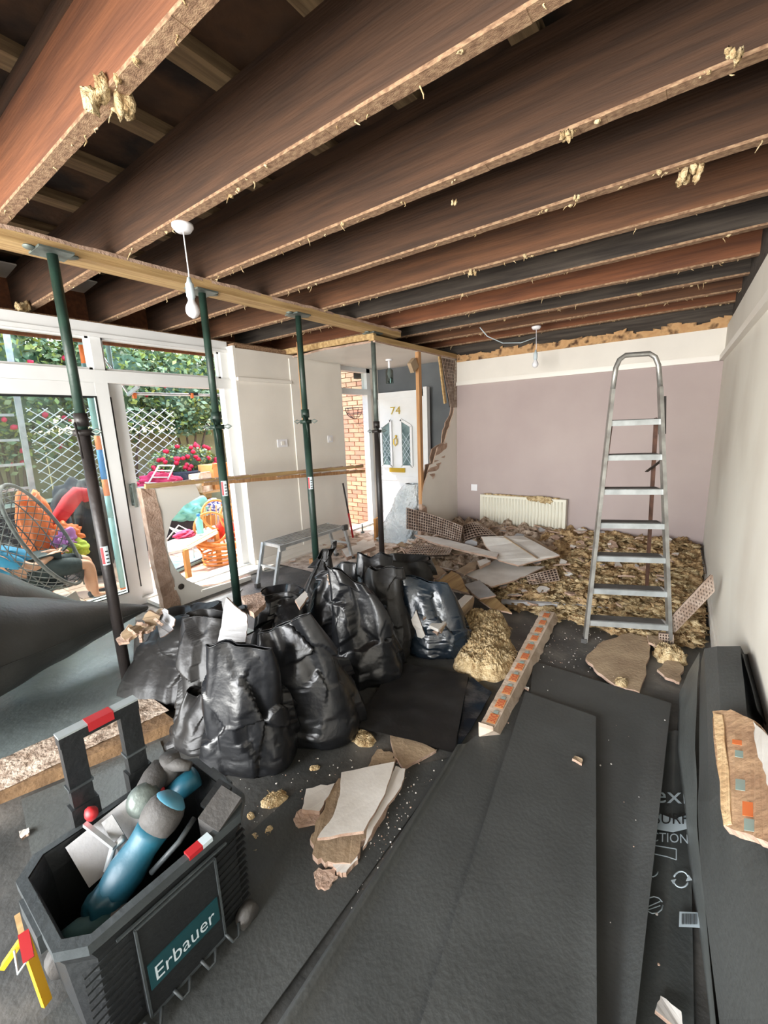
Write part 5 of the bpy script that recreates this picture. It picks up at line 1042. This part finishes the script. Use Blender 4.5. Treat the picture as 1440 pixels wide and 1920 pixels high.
def hoop(c,r,ax,rad=.014,sx=1): 
    ax=V(ax).normalized(); x=ax.orthogonal().normalized(); y=ax.cross(x); return MB().tube([c+x*r*math.cos(2*math.pi*i/24)+y*r*sx*math.sin(2*math.pi*i/24) for i in range(24)],rad,6,closed=True)
for z,r in((.02,.2),(.07,.21),(.12,.2),(.17,.21)): obj('base_ring',hoop(cc+V((0,0,z)),r,(0,0,1)),m_rattan,rc_)
obj('seat_ring',hoop(cc+V((0,0,.32)),.3,(.1,.1,1),.024),m_rattan,rc_); obj('seat_ring',hoop(cc+V((0,0,.27)),.28,(.1,.1,1),.02),m_rattan,rc_)
for k in range(6): a=k*1.05; obj('cane_strut',MB().tube([cc+V((.2*math.cos(a),.2*math.sin(a),.17)),cc+V((.28*math.cos(a+.3),.28*math.sin(a+.3),.3))],.012,6),m_rattan,rc_)
for k,(dx,dy,dz) in enumerate(((.05,-.1,.5),(-.1,.1,.62),(.0,.25,.55))): obj('back_hoop',hoop(cc+V((dx,dy,dz)),.2,(.8,-.4+.3*k,.3),.016),m_rattan,rc_)
for k in range(5): obj('back_cane',MB().tube([cc+V((-.1,-.1+.08*k,.3)),cc+V((-.12,-.05+.08*k,.75))],.008,5),m_rattan,rc_)
cloth('red_cushion',(cc.x-.05,cc.y+.16,cc.z+.42),(.1,.12,.14),'red cushion stuffed in the cane chair',M('red_cushion',(214,60,40),None,3,.8),14,'cushion',.3)
def crate(name,c,s,label,mat,rz=0):
    t=thing(name,(c[0],c[1],c[2]-s[2]/2),label,'box'); obj('carton',MB().box(c,s,rotm(0,0,rz)),mat,t); obj('flap',MB().box((c[0]+s[0]*.5,c[1],c[2]+s[2]*.45),(.01,s[1],.1),rotm(0,.4,rz)),mat,t); return t
a=PX(408,892,-6.9); crate('cardboard_box',(-6.9,a.y,a.z),(.4,.46,.42),'large cardboard box behind the second prop',m_card,.1); a=PX(384,890,-6.8); crate('cardboard_box',(-6.75,a.y-.12,P(408,892,0,-6.9).z-.06),(.25,.25,.3),'smaller printed carton left of the large box',M('carton_print',(226,216,196),(150,120,80),6,.8),.3)
tbl=thing('garden_stand',(-6.9,5.0,gz),'stand under the cardboard boxes','stand'); a=PX(408,892,-6.9); zt2=a.z-.21; obj('shelf',MB().b2(-7.2,-6.6,a.y-.5,a.y+.4,zt2-.03,zt2),m_pine,tbl)
for dx in(-7.15,-6.65):
    for dy in(a.y-.45,a.y+.35): obj('leg',MB().b2(dx-.02,dx+.02,dy-.02,dy+.02,gz,zt2-.03),m_pine,tbl)
p=P(335,1065,2,gz); bl=thing('blue_panel',p,'pale blue panel lying on the patio under the table','panel'); obj('panel',MB().slab([P(318,1050,2,gz+.05),P(392,1030,2,gz+.05),P(398,1040,2,gz+.05),P(330,1070,2,gz+.05)],.03),m_lblue,bl); obj('dark_edge',MB().bar(P(330,1070,2,gz+.04),P(398,1040,2,gz+.04),.03,.04),m_navy,bl)
p=P(330,995,2,.25); dr=thing('folded_drying_rack',p,'folded white wire rack on dark mat at the left of the patio table','rack')
for k in range(6): obj('wire',MB().tube([P(312+k*4,985+k*2,2,.2),P(338+k*5,1005-k*2,2,.3)],.007,5),m_gloss,dr)
obj('rack_frame',MB().tube([P(310,1015,2,.2),P(335,985,2,.3),P(360,998,2,.28)],.01,6),m_gloss,dr); 
for q_ in(P(312,1012,2,.2),P(358,998,2,.25)): obj('rack_leg',MB().tube([q_,V((q_.x,q_.y,gz))],.01,6),m_gloss,dr)
dp=thing('dark_pot',P(405,905,0,-7.2),'dark round planter below the rose bush','pot'); a=PX(362,892,-7.2); obj('pot',MB().tube([V((-7.3,a.y,a.z-.3)),V((-7.3,a.y,a.z+.08))],[.2,.28],18),m_navy,dp); obj('soil',MB().tube([V((-7.3,a.y,a.z+.05)),V((-7.3,a.y,a.z+.07))],.25,18),m_stem,dp); obj('plinth',MB().b2(-7.5,-7.1,a.y-.25,a.y+.25,gz,a.z-.3),m_fence,dp)
